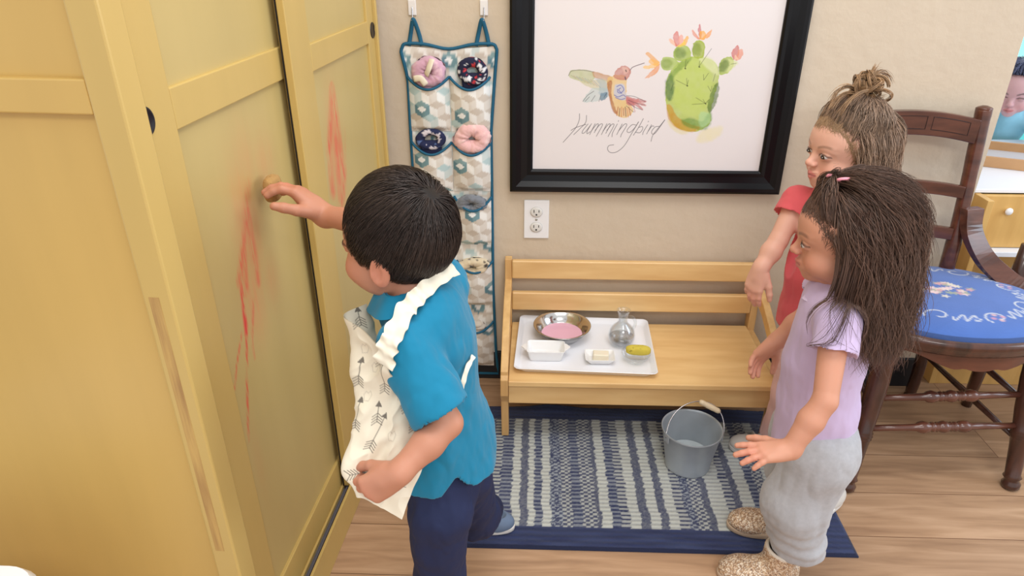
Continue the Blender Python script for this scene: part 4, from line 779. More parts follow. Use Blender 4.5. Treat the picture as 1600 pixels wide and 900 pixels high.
# ------------------------------------------------------------------ smooth-blended volumes for people and cloth
class Fld:
    def __init__(s, lo, hi, h):
        s.h = h; s.lo = np.array(lo, float); s.n = np.ceil((np.array(hi) - s.lo) / h).astype(int) + 1
        s.d = np.full(tuple(s.n), 0.05, np.float32)
    def region(s, lo, hi):
        a = np.clip(np.floor((np.array(lo) - s.lo) / s.h).astype(int), 0, s.n); b = np.clip(np.ceil((np.array(hi) - s.lo) / s.h).astype(int) + 1, 0, s.n)
        if np.any(b <= a): return None
        ax = [(s.lo[i] + s.h * np.arange(a[i], b[i])).astype(np.float32) for i in range(3)]
        return (slice(a[0], b[0]), slice(a[1], b[1]), slice(a[2], b[2])), ax[0][:, None, None], ax[1][None, :, None], ax[2][None, None, :]
    def op(s, fn, lo, hi, k, mode='add', m=0.02):
        r = s.region(np.array(lo) - m - k, np.array(hi) + m + k)
        if r is None: return
        sl, x, y, z = r; v = fn(x, y, z); d = s.d[sl]
        if mode == 'add':
            if k > 0: h = np.clip(.5 + .5 * (v - d) / k, 0, 1); s.d[sl] = v * (1 - h) + d * h - k * h * (1 - h)
            else: s.d[sl] = np.minimum(d, v)
        else:
            if k > 0: h = np.clip(.5 - .5 * (d + v) / k, 0, 1); s.d[sl] = d * (1 - h) - v * h + k * h * (1 - h)
            else: s.d[sl] = np.maximum(d, -v)
    def cap(s, a, b, ra, rb, k=0.01, mode='add'):
        a = np.array(a, float); b = np.array(b, float); ab = b - a; L = ab @ ab + 1e-12; R = max(ra, rb)
        def fn(x, y, z):
            t = np.clip(((x - a[0]) * ab[0] + (y - a[1]) * ab[1] + (z - a[2]) * ab[2]) / L, 0, 1)
            return np.sqrt((x - a[0] - t * ab[0]) ** 2 + (y - a[1] - t * ab[1]) ** 2 + (z - a[2] - t * ab[2]) ** 2) - (ra + (rb - ra) * t)
        s.op(fn, np.minimum(a, b) - R, np.maximum(a, b) + R, k, mode)
    def chain(s, P, r, k=0.01, mode='add'):
        for i in range(len(P) - 1): s.cap(P[i], P[i + 1], r[i], r[i + 1], k, mode)
    def ell(s, c, rad, R=None, k=0.01, mode='add'):
        c = np.array(c, float); rad = np.array(rad, float); R = np.eye(3) if R is None else np.array(R)   # columns are the axes
        e = np.sqrt(((R * rad) ** 2).sum(1))
        def fn(x, y, z):
            X, Y, Z = x - c[0], y - c[1], z - c[2]; q = [(X * R[0, i] + Y * R[1, i] + Z * R[2, i]) for i in range(3)]
            k0 = np.sqrt(sum((q[i] / rad[i]) ** 2 for i in range(3))); k1 = np.sqrt(sum((q[i] / rad[i] ** 2) ** 2 for i in range(3))) + 1e-9
            return k0 * (k0 - 1) / k1
        s.op(fn, c - e, c + e, k, mode)
    def plane(s, p, n, k=0.0, lo=None, hi=None):   # removes what lies on the side the normal points to
        p = np.array(p, float); n = np.array(n, float); n = n / np.linalg.norm(n)
        lo = s.lo if lo is None else lo; hi = s.lo + s.h * s.n if hi is None else hi
        r = s.region(lo, hi)
        if r is None: return
        sl, x, y, z = r; v = (x - p[0]) * n[0] + (y - p[1]) * n[1] + (z - p[2]) * n[2]; s.d[sl] = np.maximum(s.d[sl], v)
    def displace(s, fn):
        idx = np.argwhere(np.abs(s.d) < 0.02)
        P = s.lo + idx * s.h; s.d[tuple(idx.T)] += fn(P[:, 0], P[:, 1], P[:, 2]).astype(np.float32)
    def mesh(s):
        d = s.d; d[0] = d[-1] = 0.05; d[:, 0] = d[:, -1] = 0.05; d[:, :, 0] = d[:, :, -1] = 0.05
        ins = d < 0; nx, ny, nz = d.shape
        cnt = np.zeros((nx - 1, ny - 1, nz - 1), np.uint8)
        for i in (0, 1):
            for j in (0, 1):
                for k in (0, 1): cnt += ins[i:nx - 1 + i, j:ny - 1 + j, k:nz - 1 + k]
        C = np.argwhere((cnt > 0) & (cnt < 8)); del cnt
        idx = np.full((nx - 1, ny - 1, nz - 1), -1, np.int32); idx[tuple(C.T)] = np.arange(len(C))
        acc = np.zeros((len(C), 3)); num = np.zeros(len(C)); off = np.array([(i, j, k) for i in (0, 1) for j in (0, 1) for k in (0, 1)])
        val = np.stack([d[tuple((C + o).T)] for o in off], 1)
        for a in range(8):
            for b in range(a + 1, 8):
                df = off[b] - off[a]
                if np.abs(df).sum() != 1: continue
                va, vb = val[:, a], val[:, b]; m = (va < 0) != (vb < 0); t = np.where(m, va / np.where(m, va - vb, 1), 0)
                acc += np.where(m[:, None], off[a] + t[:, None] * df, 0); num += m
        V = s.lo + (C + acc / num[:, None]) * s.h
        Fs = []
        for ax in range(3):
            o = np.zeros(3, int); o[ax] = 1; A = ins[:nx - 1 if ax == 0 else nx, :ny - 1 if ax == 1 else ny, :nz - 1 if ax == 2 else nz]
            Bm = ins[o[0]:, o[1]:, o[2]:]; E = np.argwhere(A != Bm); u, v = [(1, 2), (2, 0), (0, 1)][ax]
            eu = np.zeros(3, int); eu[u] = 1; ev = np.zeros(3, int); ev[v] = 1
            E = E[(E[:, u] > 0) & (E[:, v] > 0)]
            q = np.stack([idx[tuple((E - eu - ev).T)], idx[tuple((E - ev).T)], idx[tuple(E.T)], idx[tuple((E - eu).T)]], 1)
            fl = ins[tuple(E.T)]; q[~fl] = q[~fl][:, ::-1]; Fs.append(q[(q >= 0).all(1)])
        return V, np.vstack(Fs)

def unit(v): v = np.array(v, float); return v / np.linalg.norm(v)
def frame(f, up=(0, 0, 1)):
    f = unit(f); l = unit(np.cross(up, f)); u = np.cross(f, l); return np.stack([f, l, u], 1)     # columns forward, left, up
def rot_about(v, ax, a):
    ax = unit(ax); v = np.array(v, float); return v * math.cos(a) + np.cross(ax, v) * math.sin(a) + ax * (ax @ v) * (1 - math.cos(a))

def add_head(F, c, R, sc=1.0, smile=0.0):
    g = lambda x, y, z: np.array(c) + R @ (np.array((x, y, z)) * sc)
    E = lambda p, r, k=.012, mode='add', Q=None: F.ell(g(*p), np.array(r) * sc, R if Q is None else Q, k * sc, mode)
    E((-.012, 0, .030), (.086, .069, .074), .01)
    E((.030, 0, .028), (.050, .058, .050), .02)          # brow and forehead
    E((.024, 0, -.028), (.050, .050, .052), .025)        # face
    for s in (-1, 1):
        E((.046, s * .030, -.032), (.025, .023, .024), .014)   # cheeks
        E((.012, s * .040, -.040), (.030, .016, .024), .016)   # jaw
    E((.060, 0, -.064), (.015, .018, .013), .014)         # chin
    E((.066, 0, -.044), (.016, .022, .016), .012)         # mouth mound
    for s in (-1, 1): E((.083, s * .0265, .004), (.011, .0145, .0095), .010, 'sub')    # sockets
    E((.063, 0, .018), (.013, .040, .008), .012)          # brow ridge
    F.cap(g(.070, 0, .008), g(.0865, 0, -.014), .0065 * sc, .0080 * sc, .009 * sc)
    F.ell(g(.0885, 0, -.0155), np.array((.0075, .0085, .0070)) * sc, R, .004 * sc)
    for s in (-1, 1): F.ell(g(.0825, s * .0088, -.0185), np.array((.0062, .0048, .0048)) * sc, R, .004 * sc)
    for s in (-1, 1): F.ell(g(.0885, s * .0045, -.0225), np.array((.0022, .0022, .0018)) * sc, R, .0015 * sc, 'sub')
    # lips
    mw = .012 + .0035 * smile
    for q in (-1, 1):
        F.cap(g(.0795 - .002 * smile, q * mw, -.0390 + smile * .0035), g(.0830, 0, -.0372), .0024 * sc, .0035 * sc, .004 * sc)
        F.cap(g(.0780 - .002 * smile, q * mw * .85, -.0440 + smile * .003), g(.0808, 0, -.0462), .0025 * sc, .0040 * sc, .004 * sc)
    for s in (-1, 1): F.cap(g(.0865, 0, -.0412), g(.078, s * (.0165 + .003 * smile), -.0405 + smile * .0055), .0012 * sc, .0010 * sc, .0012 * sc, 'sub')
    # eyeballs and lids are part of the face surface; the iris shows as a separate piece
    for s in (-1, 1):
        F.ell(g(.0665, s * .0270, .0035), np.array((.0118, .0135, .0105)) * sc, R, .003 * sc)
    # ears
    for s in (-1, 1):
        Q = R @ np.stack([unit((.93, s * .30, -.18)), unit((-.30, s * .95, 0)), unit((.18, 0, .98))], 1)
        F.ell(g(-.010, s * .0695, -.012), np.array((.0155, .0060, .0245)) * sc, Q, .006 * sc)
        F.ell(g(-.006, s * .0765, -.009), np.array((.0095, .0055, .0160)) * sc, Q, .004 * sc, 'sub')
        F.ell(g(.000, s * .0715, -.018), np.array((.0045, .0035, .006)) * sc, Q, .003 * sc)

def head_local(V, c, R, sc): return ((V - np.array(c)) @ R) / sc
def paint_face(V, col, c, R, sc, brow, lip, blush, brow_a=.8):
    q = head_local(V, c, R, sc); x, y, z = q.T
    def put(m, cc): m = np.clip(m, 0, 1)[:, None]; col[:] = col * (1 - m) + linv(cc) * m
    near = (x > -.03) & (np.abs(y) < .09) & (np.abs(z) < .11)
    put(near * (x > .03) * np.exp(-(((np.abs(y) - .034) / .018) ** 2 + ((z + .032) / .017) ** 2)) * .40, blush)
    put(near * (x > .07) * np.exp(-((y / .012) ** 2 + ((z + .018) / .010) ** 2)) * .25, blush)
    w = np.clip(1 - np.abs(y) / .0165, 0, 1) ** .5; m = (x > .066) * sstep(1.25, .75, np.abs(z + .0415) / (.0085 * w + .0005)) * (np.abs(y) < .0165); put(m * .75, lip)
    put((x > .066) * np.exp(-(((z + .0412) / .0010) ** 2)) * (np.abs(y) < .016) * .8, [110, 52, 50])
    a = np.abs(y); bz = .0195 + .006 * np.sin(np.clip((a - .012) / .032, 0, 1) * 2.4) ; put((x > .04) * sstep(.0042, .0012, np.abs(z - bz)) * sstep(.010, .016, a) * sstep(.048, .040, a) * brow_a, brow)
    for s in (-1, 1): put((x > .05) * sstep(.0030, .0010, np.abs(z - (.0084 - 22 * (s * y - .027) ** 2))) * (np.abs(s * y - .027) < .0145) * .8, [60, 40, 34])   # lash line
    ear = (np.abs(y) > .058) * (x > -.03) * (x < .02) * (z > -.035) * (z < .022); put(ear * .22, blush)

def make_eyes(parent, c, R, sc, iris, look=(1, 0, 0), m_=None, tall=1.0):
    # the visible part of each eye between the lids: white, iris, pupil, as an almond patch curved over the ball
    for s in (-1, 1):
        n1, n2 = 34, 18; S_, T_ = np.meshgrid(np.linspace(-1, 1, n1), np.linspace(-1, 1, n2), indexing='ij')
        lid_t = .0051 * (1 - S_ ** 2) ** .75; lid_b = .0038 * (1 - S_ ** 2) ** .85; Y = S_ * .0128; Z = np.where(T_ > 0, T_ * lid_t, T_ * lid_b)
        rx, ry, rz = .0127, .0147, .0114; X = rx * np.sqrt(np.clip(1 - (Y / ry) ** 2 - (Z / rz) ** 2, 0, 1)) - .0002
        P = np.stack([.0665 + X, s * .0270 + Y, .0035 + Z - .0003], -1).reshape(-1, 3)
        ly, lz = look[1] * .006, look[2] * .004; d = np.hypot(Y - ly, Z - lz).ravel()
        cc = np.ones((len(P), 3)) * linv([204, 194, 190]); cc[d < .0068] = linv(iris); cc[d < .0034] = linv([14, 10, 10])
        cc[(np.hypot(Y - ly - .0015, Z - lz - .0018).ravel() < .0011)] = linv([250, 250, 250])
        ed = (np.abs(T_) > .93).ravel() & (T_ > 0).ravel(); cc[ed] = linv([50, 34, 30])
        npmesh('eye', np.array(c) + (wl(P, tall) * sc) @ R.T, gridfaces(n1, n2), m_, parent, cc)

def add_hand(F, W, f, n, thumb, curl, sc=1.0, spread=.10, thumb_curl=.4, thumb_out=.7, wr=.0165):
    """W wrist, f wrist-to-knuckle direction, n direction the palm faces, thumb +1/-1: side of cross(n, f) the thumb is on"""
    W = np.array(W, float); f = unit(f); n = unit(np.array(n) - f * (np.array(n) @ f)); s = np.cross(n, f) * thumb     # s points to the thumb side
    off = [.0150, .0050, -.0052, -.0148]; kl = [.047, .049, .047, .042]; L = [.033, .037, .034, .026]; rr = [.0064, .0066, .0063, .0056]
    F.ell(W + f * .026 * sc, np.array((.028, .0205, .0105)) * sc, np.stack([f, s, n], 1), .010 * sc)
    F.cap(W - f * .004 * sc, W + f * .018 * sc, wr * sc, .0150 * sc, .010 * sc)
    for i in range(4):
        K = W + (f * kl[i] + s * off[i] - n * .001) * sc
        F.cap(W + (f * .012 + s * off[i] * .6) * sc, K, .0100 * sc, .0074 * sc, .006 * sc)
        d = rot_about(f, n, -spread * thumb * (1.5 - i) * -1 * 1.0); d = unit(d); ax = np.cross(f, n); p = K
        c_ = curl[i]
        for j, (q, cj) in enumerate(((.45, c_ * 1.0), (.30, c_ * 1.15), (.25, c_ * .7))):
            d = rot_about(d, np.cross(d, n), cj) if abs(d @ n) < .999 else d
            # keep curling in the same plane
            if j == 0: pl = unit(np.cross(K * 0 + f, n)); 
            e = p + d * L[i] * q * 1.18 * sc; F.cap(p, e, rr[i] * (1 - .07 * j) * sc, rr[i] * (1 - .07 * (j + 1)) * sc, .0022 * sc); p = e
            n_ = n
            nd = d
            axis = pl
            if j < 2: d = nd
    T0 = W + (f * .014 + s * .014 + n * .004) * sc; d = unit(f * (1 - thumb_out * .5) + s * thumb_out + n * thumb_curl * .6)
    T1 = T0 + d * .024 * sc; d2 = unit(d + f * .5 - s * .25 * thumb_curl + n * thumb_curl * .5); T2 = T1 + d2 * .018 * sc; d3 = unit(d2 + f * .15 + n * thumb_curl * .3 - s * .3 * thumb_curl); T3 = T2 + d3 * .012 * sc
    F.cap(T0, T1, .0105 * sc, .0078 * sc, .006 * sc); F.cap(T1, T2, .0074 * sc, .0068 * sc, .003 * sc); F.cap(T2, T3, .0066 * sc, .0056 * sc, .003 * sc)

def body_field(P, h, hs=1.0, smile=0):
    pts = np.array([P[k] for k in ('neck', 'shL', 'shR', 'elL', 'elR', 'wrL', 'wrR', 'pel')]); H = np.array(P['head'])
    lo = np.minimum(pts.min(0), H) - .14; hi = np.maximum(pts.max(0), H) + .14; lo[2] = max(lo[2], P['pel'][2] - .10)
    F = Fld(lo, hi, h); T = P['T']
    ch = (np.array(P['shL']) + np.array(P['shR'])) / 2; pel = np.array(P['pel'])
    F.ell(ch * .86 + pel * .14, (.052, .074, .07), T, .02); F.ell(ch * .5 + pel * .5, (.052, .062, .09), T, .03); F.ell(ch * .1 + pel * .9, (.052, .066, .07), T, .03)
    for s in 'LR':
        sh, el, wr = (np.array(P[k + s]) for k in ('sh', 'el', 'wr')); F.cap(ch + np.array((0, 0, .006)), sh, .030, .026, .02)
        F.cap(sh, el, .0255, .0205, .014); m = el * .6 + wr * .4; F.cap(el, m, .0205, .0220, .006); F.cap(m, wr, .0220, .0160, .008)
    F.cap(ch + T @ np.array((0, 0, .0)), H + P['H'] @ np.array((-.020, 0, -.035)) * hs, .031, .031, .02)
    F.cap(P['neck'], H + P['H'] @ np.array((-.018, 0, -.030)) * hs, .029, .030, .012)
    add_head(F, H, P['H'], hs, smile); return F

def person_body(name, P, h, root, skin, hs=1.0, smile=0, face=None, hands=(), tall=1.0):
    F = body_field(P, h, hs, smile)
    for a in hands: add_hand(F, **a)
    V, Fc = F.mesh(); V = warp_head(V, P['head'], P['H'], hs, tall); col = np.ones((len(V), 3)) * linv(skin); n = fbm(V[:, 0] * 30, V[:, 1] * 30, V[:, 2] * 30, seed=3)[:, None]; col = col * (.96 + .07 * n)
    paint_face(V, col, P['head'], P['H'], hs, **face)
    for a in hands:   # warmer knuckles and finger ends
        K = np.array(a['W']) + unit(a['f']) * .07; d = np.linalg.norm(V - K, axis=1); m = (np.clip(1 - d / .035, 0, 1) * .4)[:, None]; col = col * (1 - m) + linv(face['blush']) * m
    return npmesh('body', V, Fc, M['skin'], root, col)
M['skin'] = mat('skin', (1, 1, 1), rough=0.48, attr='Col', sss=0.12, bump=0.05, bscale=300, bdist=0.0006, spec=.4)
M['eye'] = mat('eye_surface', (1, 1, 1), rough=0.08, attr='Col', spec=.7)

def strands(name, parent, paths, w0, w1, cols, m, cap=None, capcol=None):
    """paths (N,K,3); thin three-sided strands joined in one hair mesh, over a close-fitting cap"""
    Nn, K, _ = paths.shape; T = np.gradient(paths, axis=1); T /= np.linalg.norm(T, axis=2, keepdims=True) + 1e-9
    a = np.array([.31, .52, .79]); U = np.cross(T, a); U /= np.linalg.norm(U, axis=2, keepdims=True) + 1e-9; Wv = np.cross(T, U)
    t = np.linspace(0, 1, K); w = w0 * (1 - t) ** .6 + w1; w = w[None, :, None]; vs = []
    for j in range(3): th = 2 * math.pi * j / 3; vs.append(paths + (U * math.cos(th) + Wv * math.sin(th)) * w)
    V = np.stack(vs, 2).reshape(-1, 3)      # N,K,3ring
    n = np.arange(Nn)[:, None, None] * K * 3; k = np.arange(K - 1)[None, :, None] * 3; j = np.arange(3)[None, None, :]; j2 = (j + 1) % 3
    Fq = np.stack([n + k + j, n + k + j2, n + k + 3 + j2, n + k + 3 + j], -1).reshape(-1, 4); C = np.repeat(cols[:, None, :], K * 3, 1)
    tip = (1 + .25 * np.repeat(t, 3))[None, :, None]; C = (C * tip).reshape(-1, 3)
    if cap is not None: cv, cf = cap; Fq = np.vstack([Fq, cf + len(V)]); V = np.vstack([V, cv]); C = np.vstack([C, np.tile(capcol, (len(cv), 1))])
    return npmesh(name, V, Fq, m, parent, C)

def wl(q, tall):   # taller, slightly shorter skull in head-local units
    q = q.copy(); near = np.clip(1 - np.maximum(0, np.linalg.norm(q - np.array((0, 0, .02)), axis=-1) - .14) / .05, 0, 1)
    q[..., 2] += np.clip(q[..., 2] - .022, 0, 1) * (tall - 1) * near; q[..., 0] *= 1 - .5 * (tall - 1) * near; return q
def warp_head(V, c, R, sc, tall): return np.array(c) + (wl(head_local(V, c, R, sc), tall) * sc) @ R.T
def skull_cap(c, R, sc, grow, zline, tall=1.0):
    nu, nv = 90, 50; A, B2 = np.meshgrid(np.linspace(-math.pi, math.pi, nu), np.linspace(0, 1, nv), indexing='ij')
    ctr = np.array((-.012, 0, .030)); rad = np.array((.086, .069, .074)) + grow
    zl = zline(np.degrees(np.abs(A))); lat0 = np.arcsin(np.clip((zl - ctr[2]) / rad[2], -.98, .98)); lat = lat0 + (math.pi / 2 - lat0) * B2
    X = np.cos(lat) * np.cos(A); Y = np.cos(lat) * np.sin(A); Z = np.sin(lat); L = ctr + np.stack([X, Y, Z], -1).reshape(-1, 3) * rad
    return np.array(c) + (wl(L, tall) * sc) @ R.T, gridfaces(nu, nv)
def roots(n, zline, rs, grow=.0):
    ctr = np.array((-.012, 0, .030)); rad = np.array((.086, .069, .074)) + grow; out = []
    while sum(len(o) for o in out) < n:
        v = rs.randn(n, 3); v /= np.linalg.norm(v, axis=1, keepdims=True); L = ctr + v * rad; az = np.degrees(np.abs(np.arctan2(v[:, 1], v[:, 0]))); ok = L[:, 2] > zline(az) + rs.rand(n) * .004; out.append(np.hstack([L, v])[ok])
    o = np.vstack(out)[:n]; return o[:, :3], o[:, 3:]
def push_out(p, ctr, rad):
    q = (p - ctr) / rad; l = np.linalg.norm(q, axis=-1, keepdims=True); return np.where(l < 1, ctr + q / np.maximum(l, 1e-6) * rad, p)
SK_C = np.array((-.012, 0, .030)); SK_R = np.array((.086, .069, .074))
M['hair'] = mat('hair_strands', (1, 1, 1), rough=0.38, attr='Col', spec=.45)

def cloth(name, F, m, parent, colr, wr=None):
    if wr: F.displace(wr)
    V, Fc = F.mesh(); return npmesh(name, V, Fc, m, parent, np.ones((len(V), 3)) * colr if colr is not None else None)
# ================================================================== the boy scrubbing
A3 = lambda *a: np.array(a, float)
boy = thing('person', 'dark-haired boy in a teal polo shirt and arrow-print apron scrubbing the yellow cabinet door', 'person')
def anchor(root, base):   # children were authored in room coordinates: put the root at the figure's base
    root.location = base
    for o in list(bpy.data.objects):
        if o.parent == root: o.matrix_parent_inverse = Matrix.Translation(-Vector(base))
HB = frame((-.955, .285, .07)); TB = frame((-.93, .36, .0))
PB = dict(head=A3(-.197, -.924, .853), H=HB, T=TB, neck=A3(-.180, -.938, .790), shL=A3(-.176, -1.026, .750), shR=A3(-.136, -.876, .765), elL=A3(-.114, -1.070, .652), wrL=A3(-.176, -1.128, .612),
          elR=A3(-.238, -.815, .838), wrR=A3(-.350, -.757, .834), pel=A3(-.148, -.950, .492))
hb = 0.95
handL = dict(W=PB['wrL'], f=(-.78, -.10, -.50), n=(-.25, .80, -.50), thumb=1, curl=(.70, .8, .9, .95), sc=1.0, spread=.05, thumb_curl=.7, thumb_out=.45)
handR = dict(W=PB['wrR'], f=(-.66, .10, .60), n=(-.66, -.20, -.66), thumb=-1, curl=(.46, .44, .42, .42), sc=1.2, spread=.08, thumb_curl=.5, thumb_out=.8, wr=.015)
person_body('boy', PB, .0021, boy, [192, 134, 108], hb, 0, dict(brow=[44, 30, 26], lip=[196, 110, 100], blush=[214, 122, 98]), (handL, handR), 1.13)
make_eyes(boy, PB['head'], HB, hb, [48, 28, 20], (1, 0, .3), M['eye'], 1.13)
zl_boy = lambda az: np.interp(az, [0, 35, 60, 74, 84, 100, 112, 135, 180], [.078, .070, .046, .004, .020, .022, -.012, -.036, -.044])
def boy_hair():
    rs = np.random.RandomState(2); n = 11000; K = 11; L, nv = roots(n, zl_boy, rs); crown = unit((-.62, .10, .78)) * SK_R + SK_C
    length = .050 + .014 * rs.rand(n) - .022 * sstep(.03, -.045, L[:, 2]) ; lift = .003 + .005 * rs.rand(n); P = np.zeros((n, K, 3)); p = L.copy()
    seed_t = rs.randn(n, 3) * .10
    for k in range(K):
        P[:, k] = p; t = k / (K - 1); nn = (p - SK_C) / SK_R ** 2; nn /= np.linalg.norm(nn, axis=1, keepdims=True)
        d = p - crown; d[:, 0] += .0; sw = np.cross(nn, d); d = d / (np.linalg.norm(d, axis=1, keepdims=True) + .004) + .30 * sw / (np.linalg.norm(sw, axis=1, keepdims=True) + 1e-6) * np.exp(-np.linalg.norm(p - crown, axis=1, keepdims=True) / .03)
        d += np.array((0.05, 0, -.42 * t)); d += seed_t; d -= nn * (d * nn).sum(1, keepdims=True); d /= np.linalg.norm(d, axis=1, keepdims=True) + 1e-9
        up = .75 * max(0, .34 - t) ; d = d + nn * up; p = p + d * (length / (K - 1))[:, None]; p = push_out(p, SK_C, SK_R + (lift * min(1, t * 3))[:, None] + .0012)
    clump = fbm(L[:, 0] * 90, L[:, 1] * 90, L[:, 2] * 90, seed=4); cl = linv([54, 43, 38])[None] * (.55 + .9 * rs.rand(n) ** 1.5)[:, None] * (.8 + .4 * clump)[:, None]
    strands('hair', boy, PB['head'] + (wl(P.reshape(-1, 3), 1.13) * hb @ HB.T).reshape(n, K, 3), .00065, .00012, cl, M['hair'], skull_cap(PB['head'], HB, hb, .0022, lambda a: zl_boy(a) + .003, 1.13), linv([26, 20, 18]))
boy_hair()
# polo shirt
TEAL = mat('teal_pique', lin(4, 122, 158), rough=0.85, bump=0.25, bscale=1400, bdist=0.0004, sheen=.15)
def torso_cloth(P, h, g, zlo, sleeve, extra=None, hip=(.064, .078, .09), belly=(.060, .070, .10), lo_pad=.16):
    pts = np.array([P[k] for k in ('shL', 'shR', 'pel', 'neck')]); F = Fld(pts.min(0) - lo_pad, pts.max(0) + A3(.15, .15, .08), h); T = P['T']; ch = (P['shL'] + P['shR']) / 2; pel = P['pel']
    F.ell(ch * .86 + pel * .14, A3(.054, .076, .072) + g, T, .02); F.ell(ch * .5 + pel * .5, A3(*belly) + g, T, .04); F.ell(ch * .1 + pel * .9, A3(*hip) + g, T, .04)
    F.ell(pel + A3(0, 0, -.05), A3(*hip) + g, T, .03)
    F.cap(P['neck'] + A3(0, 0, -.022), ch, .042 + g, .05, .02)
    for s in 'LR':
        sh, el = P['sh' + s], P['el' + s]; F.cap(ch, sh, .034 + g, .029 + g, .02); e = sh + (el - sh) * sleeve; F.cap(sh, e, .029 + g, .031 + g, .012)
    return F
def finish_shirt(F, P, g, zlo, sleeve, neck_r=.038, neck_n=None, neck_up=.012):
    for s in 'LR':
        sh, el = P['sh' + s], P['el' + s]; e = sh + (el - sh) * sleeve; ax = unit(el - sh)
        F.plane(e, ax, 0, e - .055 + ax * .0, e + .055 + ax * .02) if False else None
        F.cap(e + ax * .034, e + ax * .12, .034 + g + .006, .06, 0, 'sub')            # end the sleeve
        F.cap(sh * .4 + e * .6, e + ax * .05, .018, .0275 + g, 0, 'sub')                # hollow of the cuff
    F.cap(P['neck'] + A3(0, 0, -.006), P['neck'] + (neck_n if neck_n is not None else A3(0, 0, .08)), neck_r * .92, neck_r * 1.5, 0, 'sub')
def folds(seed, amp, fx=16, fz=9, f2=34):
    def fn(x, y, z):
        a = fbm(x * fx + 3, y * fx, z * fz, seed=seed, o=2) - .5; b = np.abs(fbm(x * f2, y * f2, z * f2 * .45, seed=seed + 5) - .5); return amp * (a * 2.4 - b * 2.2 + .28)
    return fn
F = torso_cloth(PB, .0024, .007, .42, .78); F.cap(PB['pel'] + A3(.02, .02, .04), PB['pel'] + A3(.02, .0, -.06), .065, .072, .03)
for s in 'LR':
    sh, el = PB['sh' + s], PB['el' + s]; e = sh + (el - sh) * .80; ax = unit(el - sh); F.cap(sh + ax * .02, e - ax * .002, .038, .0405, .008); F.cap(e - ax * .020, e - ax * .001, .0425, .0428, .0015)
F.displace(folds(4, .0055)); finish_shirt(F, PB, .0085, .4, .80, .036, A3(-.035, .012, .07))
F.plane(A3(0, 0, .478), (0, 0, -1))
F.cap(PB['pel'] + A3(0, 0, -.09), PB['pel'] + A3(0, 0, -.04), .058, .058, 0, 'sub')
sd_ = A3(-.114, -1.02, .472); F.op(lambda x, y, z: np.maximum(np.abs((x - sd_[0]) * TB[0, 0] + (y - sd_[1]) * TB[1, 0]) * 1.0 - (sd_[2] + .036 - z) * .55, z - sd_[2] - .036), sd_ - .05, sd_ + .05, 0, 'sub')   # side vent
V, Fc = F.mesh(); shirt_b = npmesh('polo_shirt', V, Fc, TEAL, boy)
# collar: a folded band round the neck
def collar(c, T, r0, r1, hgt, m, parent, open_=.35, tilt=A3(0, 0, 0), name='collar', thick=.0016):
    nu, nv = 70, 12; A, S_ = np.meshgrid(np.linspace(open_, 2 * math.pi - open_, nu), np.linspace(0, 1, nv), indexing='ij')
    rr = r0 + (r1 - r0) * S_ + .003 * np.sin(A * 5); Z = hgt * (1 - 1.6 * S_) + hgt * .9 * np.exp(-((S_ - .0) / .3) ** 2) * 0 - .010 * S_ * np.cos(A) * 1.5; X = rr * np.cos(A); Y = rr * 1.12 * np.sin(A)
    P = np.stack([X, Y, Z], -1).reshape(-1, 3) @ T.T + c + np.outer(X.ravel(), tilt); nn = np.stack([np.cos(A), np.sin(A), A * 0], -1).reshape(-1, 3) @ T.T * thick
    Fg = gridfaces(nu, nv); return npmesh(name, np.vstack([P + nn, P - nn]), np.vstack([Fg, Fg[:, ::-1] + len(P)]), m, parent)
collar(PB['neck'] + A3(-.002, -.004, -.004), TB, .036, .056, .016, TEAL, boy, .45)
# trousers
NAVY = mat('navy_twill', lin(28, 38, 74), rough=0.8, bump=0.2, bscale=1200, bdist=0.0004)
def trousers(name, pel, T, legs, h, m, parent, g=0.0, r=(.060, .047, .040), fold=None, waist=.03):
    P_ = [pel] + [p for l in legs for p in l]; F = Fld(np.min(P_, 0) - .10, np.max(P_, 0) + .10, h)
    F.ell(pel + A3(0, 0, -.01), A3(.062, .076, .06) + g, T, .02)
    for l in legs:
        F.cap(pel * .4 + l[0] * .6, l[0], r[0] + g, r[0] + g, .02); F.cap(l[0], l[1], r[0] + g, r[1] + g, .012); F.cap(l[1], l[2], r[1] + g, r[2] + g, .02)
        ax = unit(l[2] - l[1]); F.cap(l[2] + ax * .045, l[2] + ax * .10, .05, .06, 0, 'sub')
    F.plane(A3(0, 0, pel[2] + waist), (0, 0, 1)); F.displace(fold if fold else folds(9, .006)); V, Fc = F.mesh(); return npmesh(name, V, Fc, m, parent)
LB = [[A3(-.146, -.990, .415), A3(-.158, -.970, .235), A3(-.148, -.920, .095)], [A3(-.118, -.910, .415), A3(-.105, -.830, .240), A3(-.094, -.705, .138)]]
trousers('trousers', PB['pel'] + A3(0, 0, -.01), TB, LB, .0032, NAVY, boy, -.003, (.055, .045, .039))
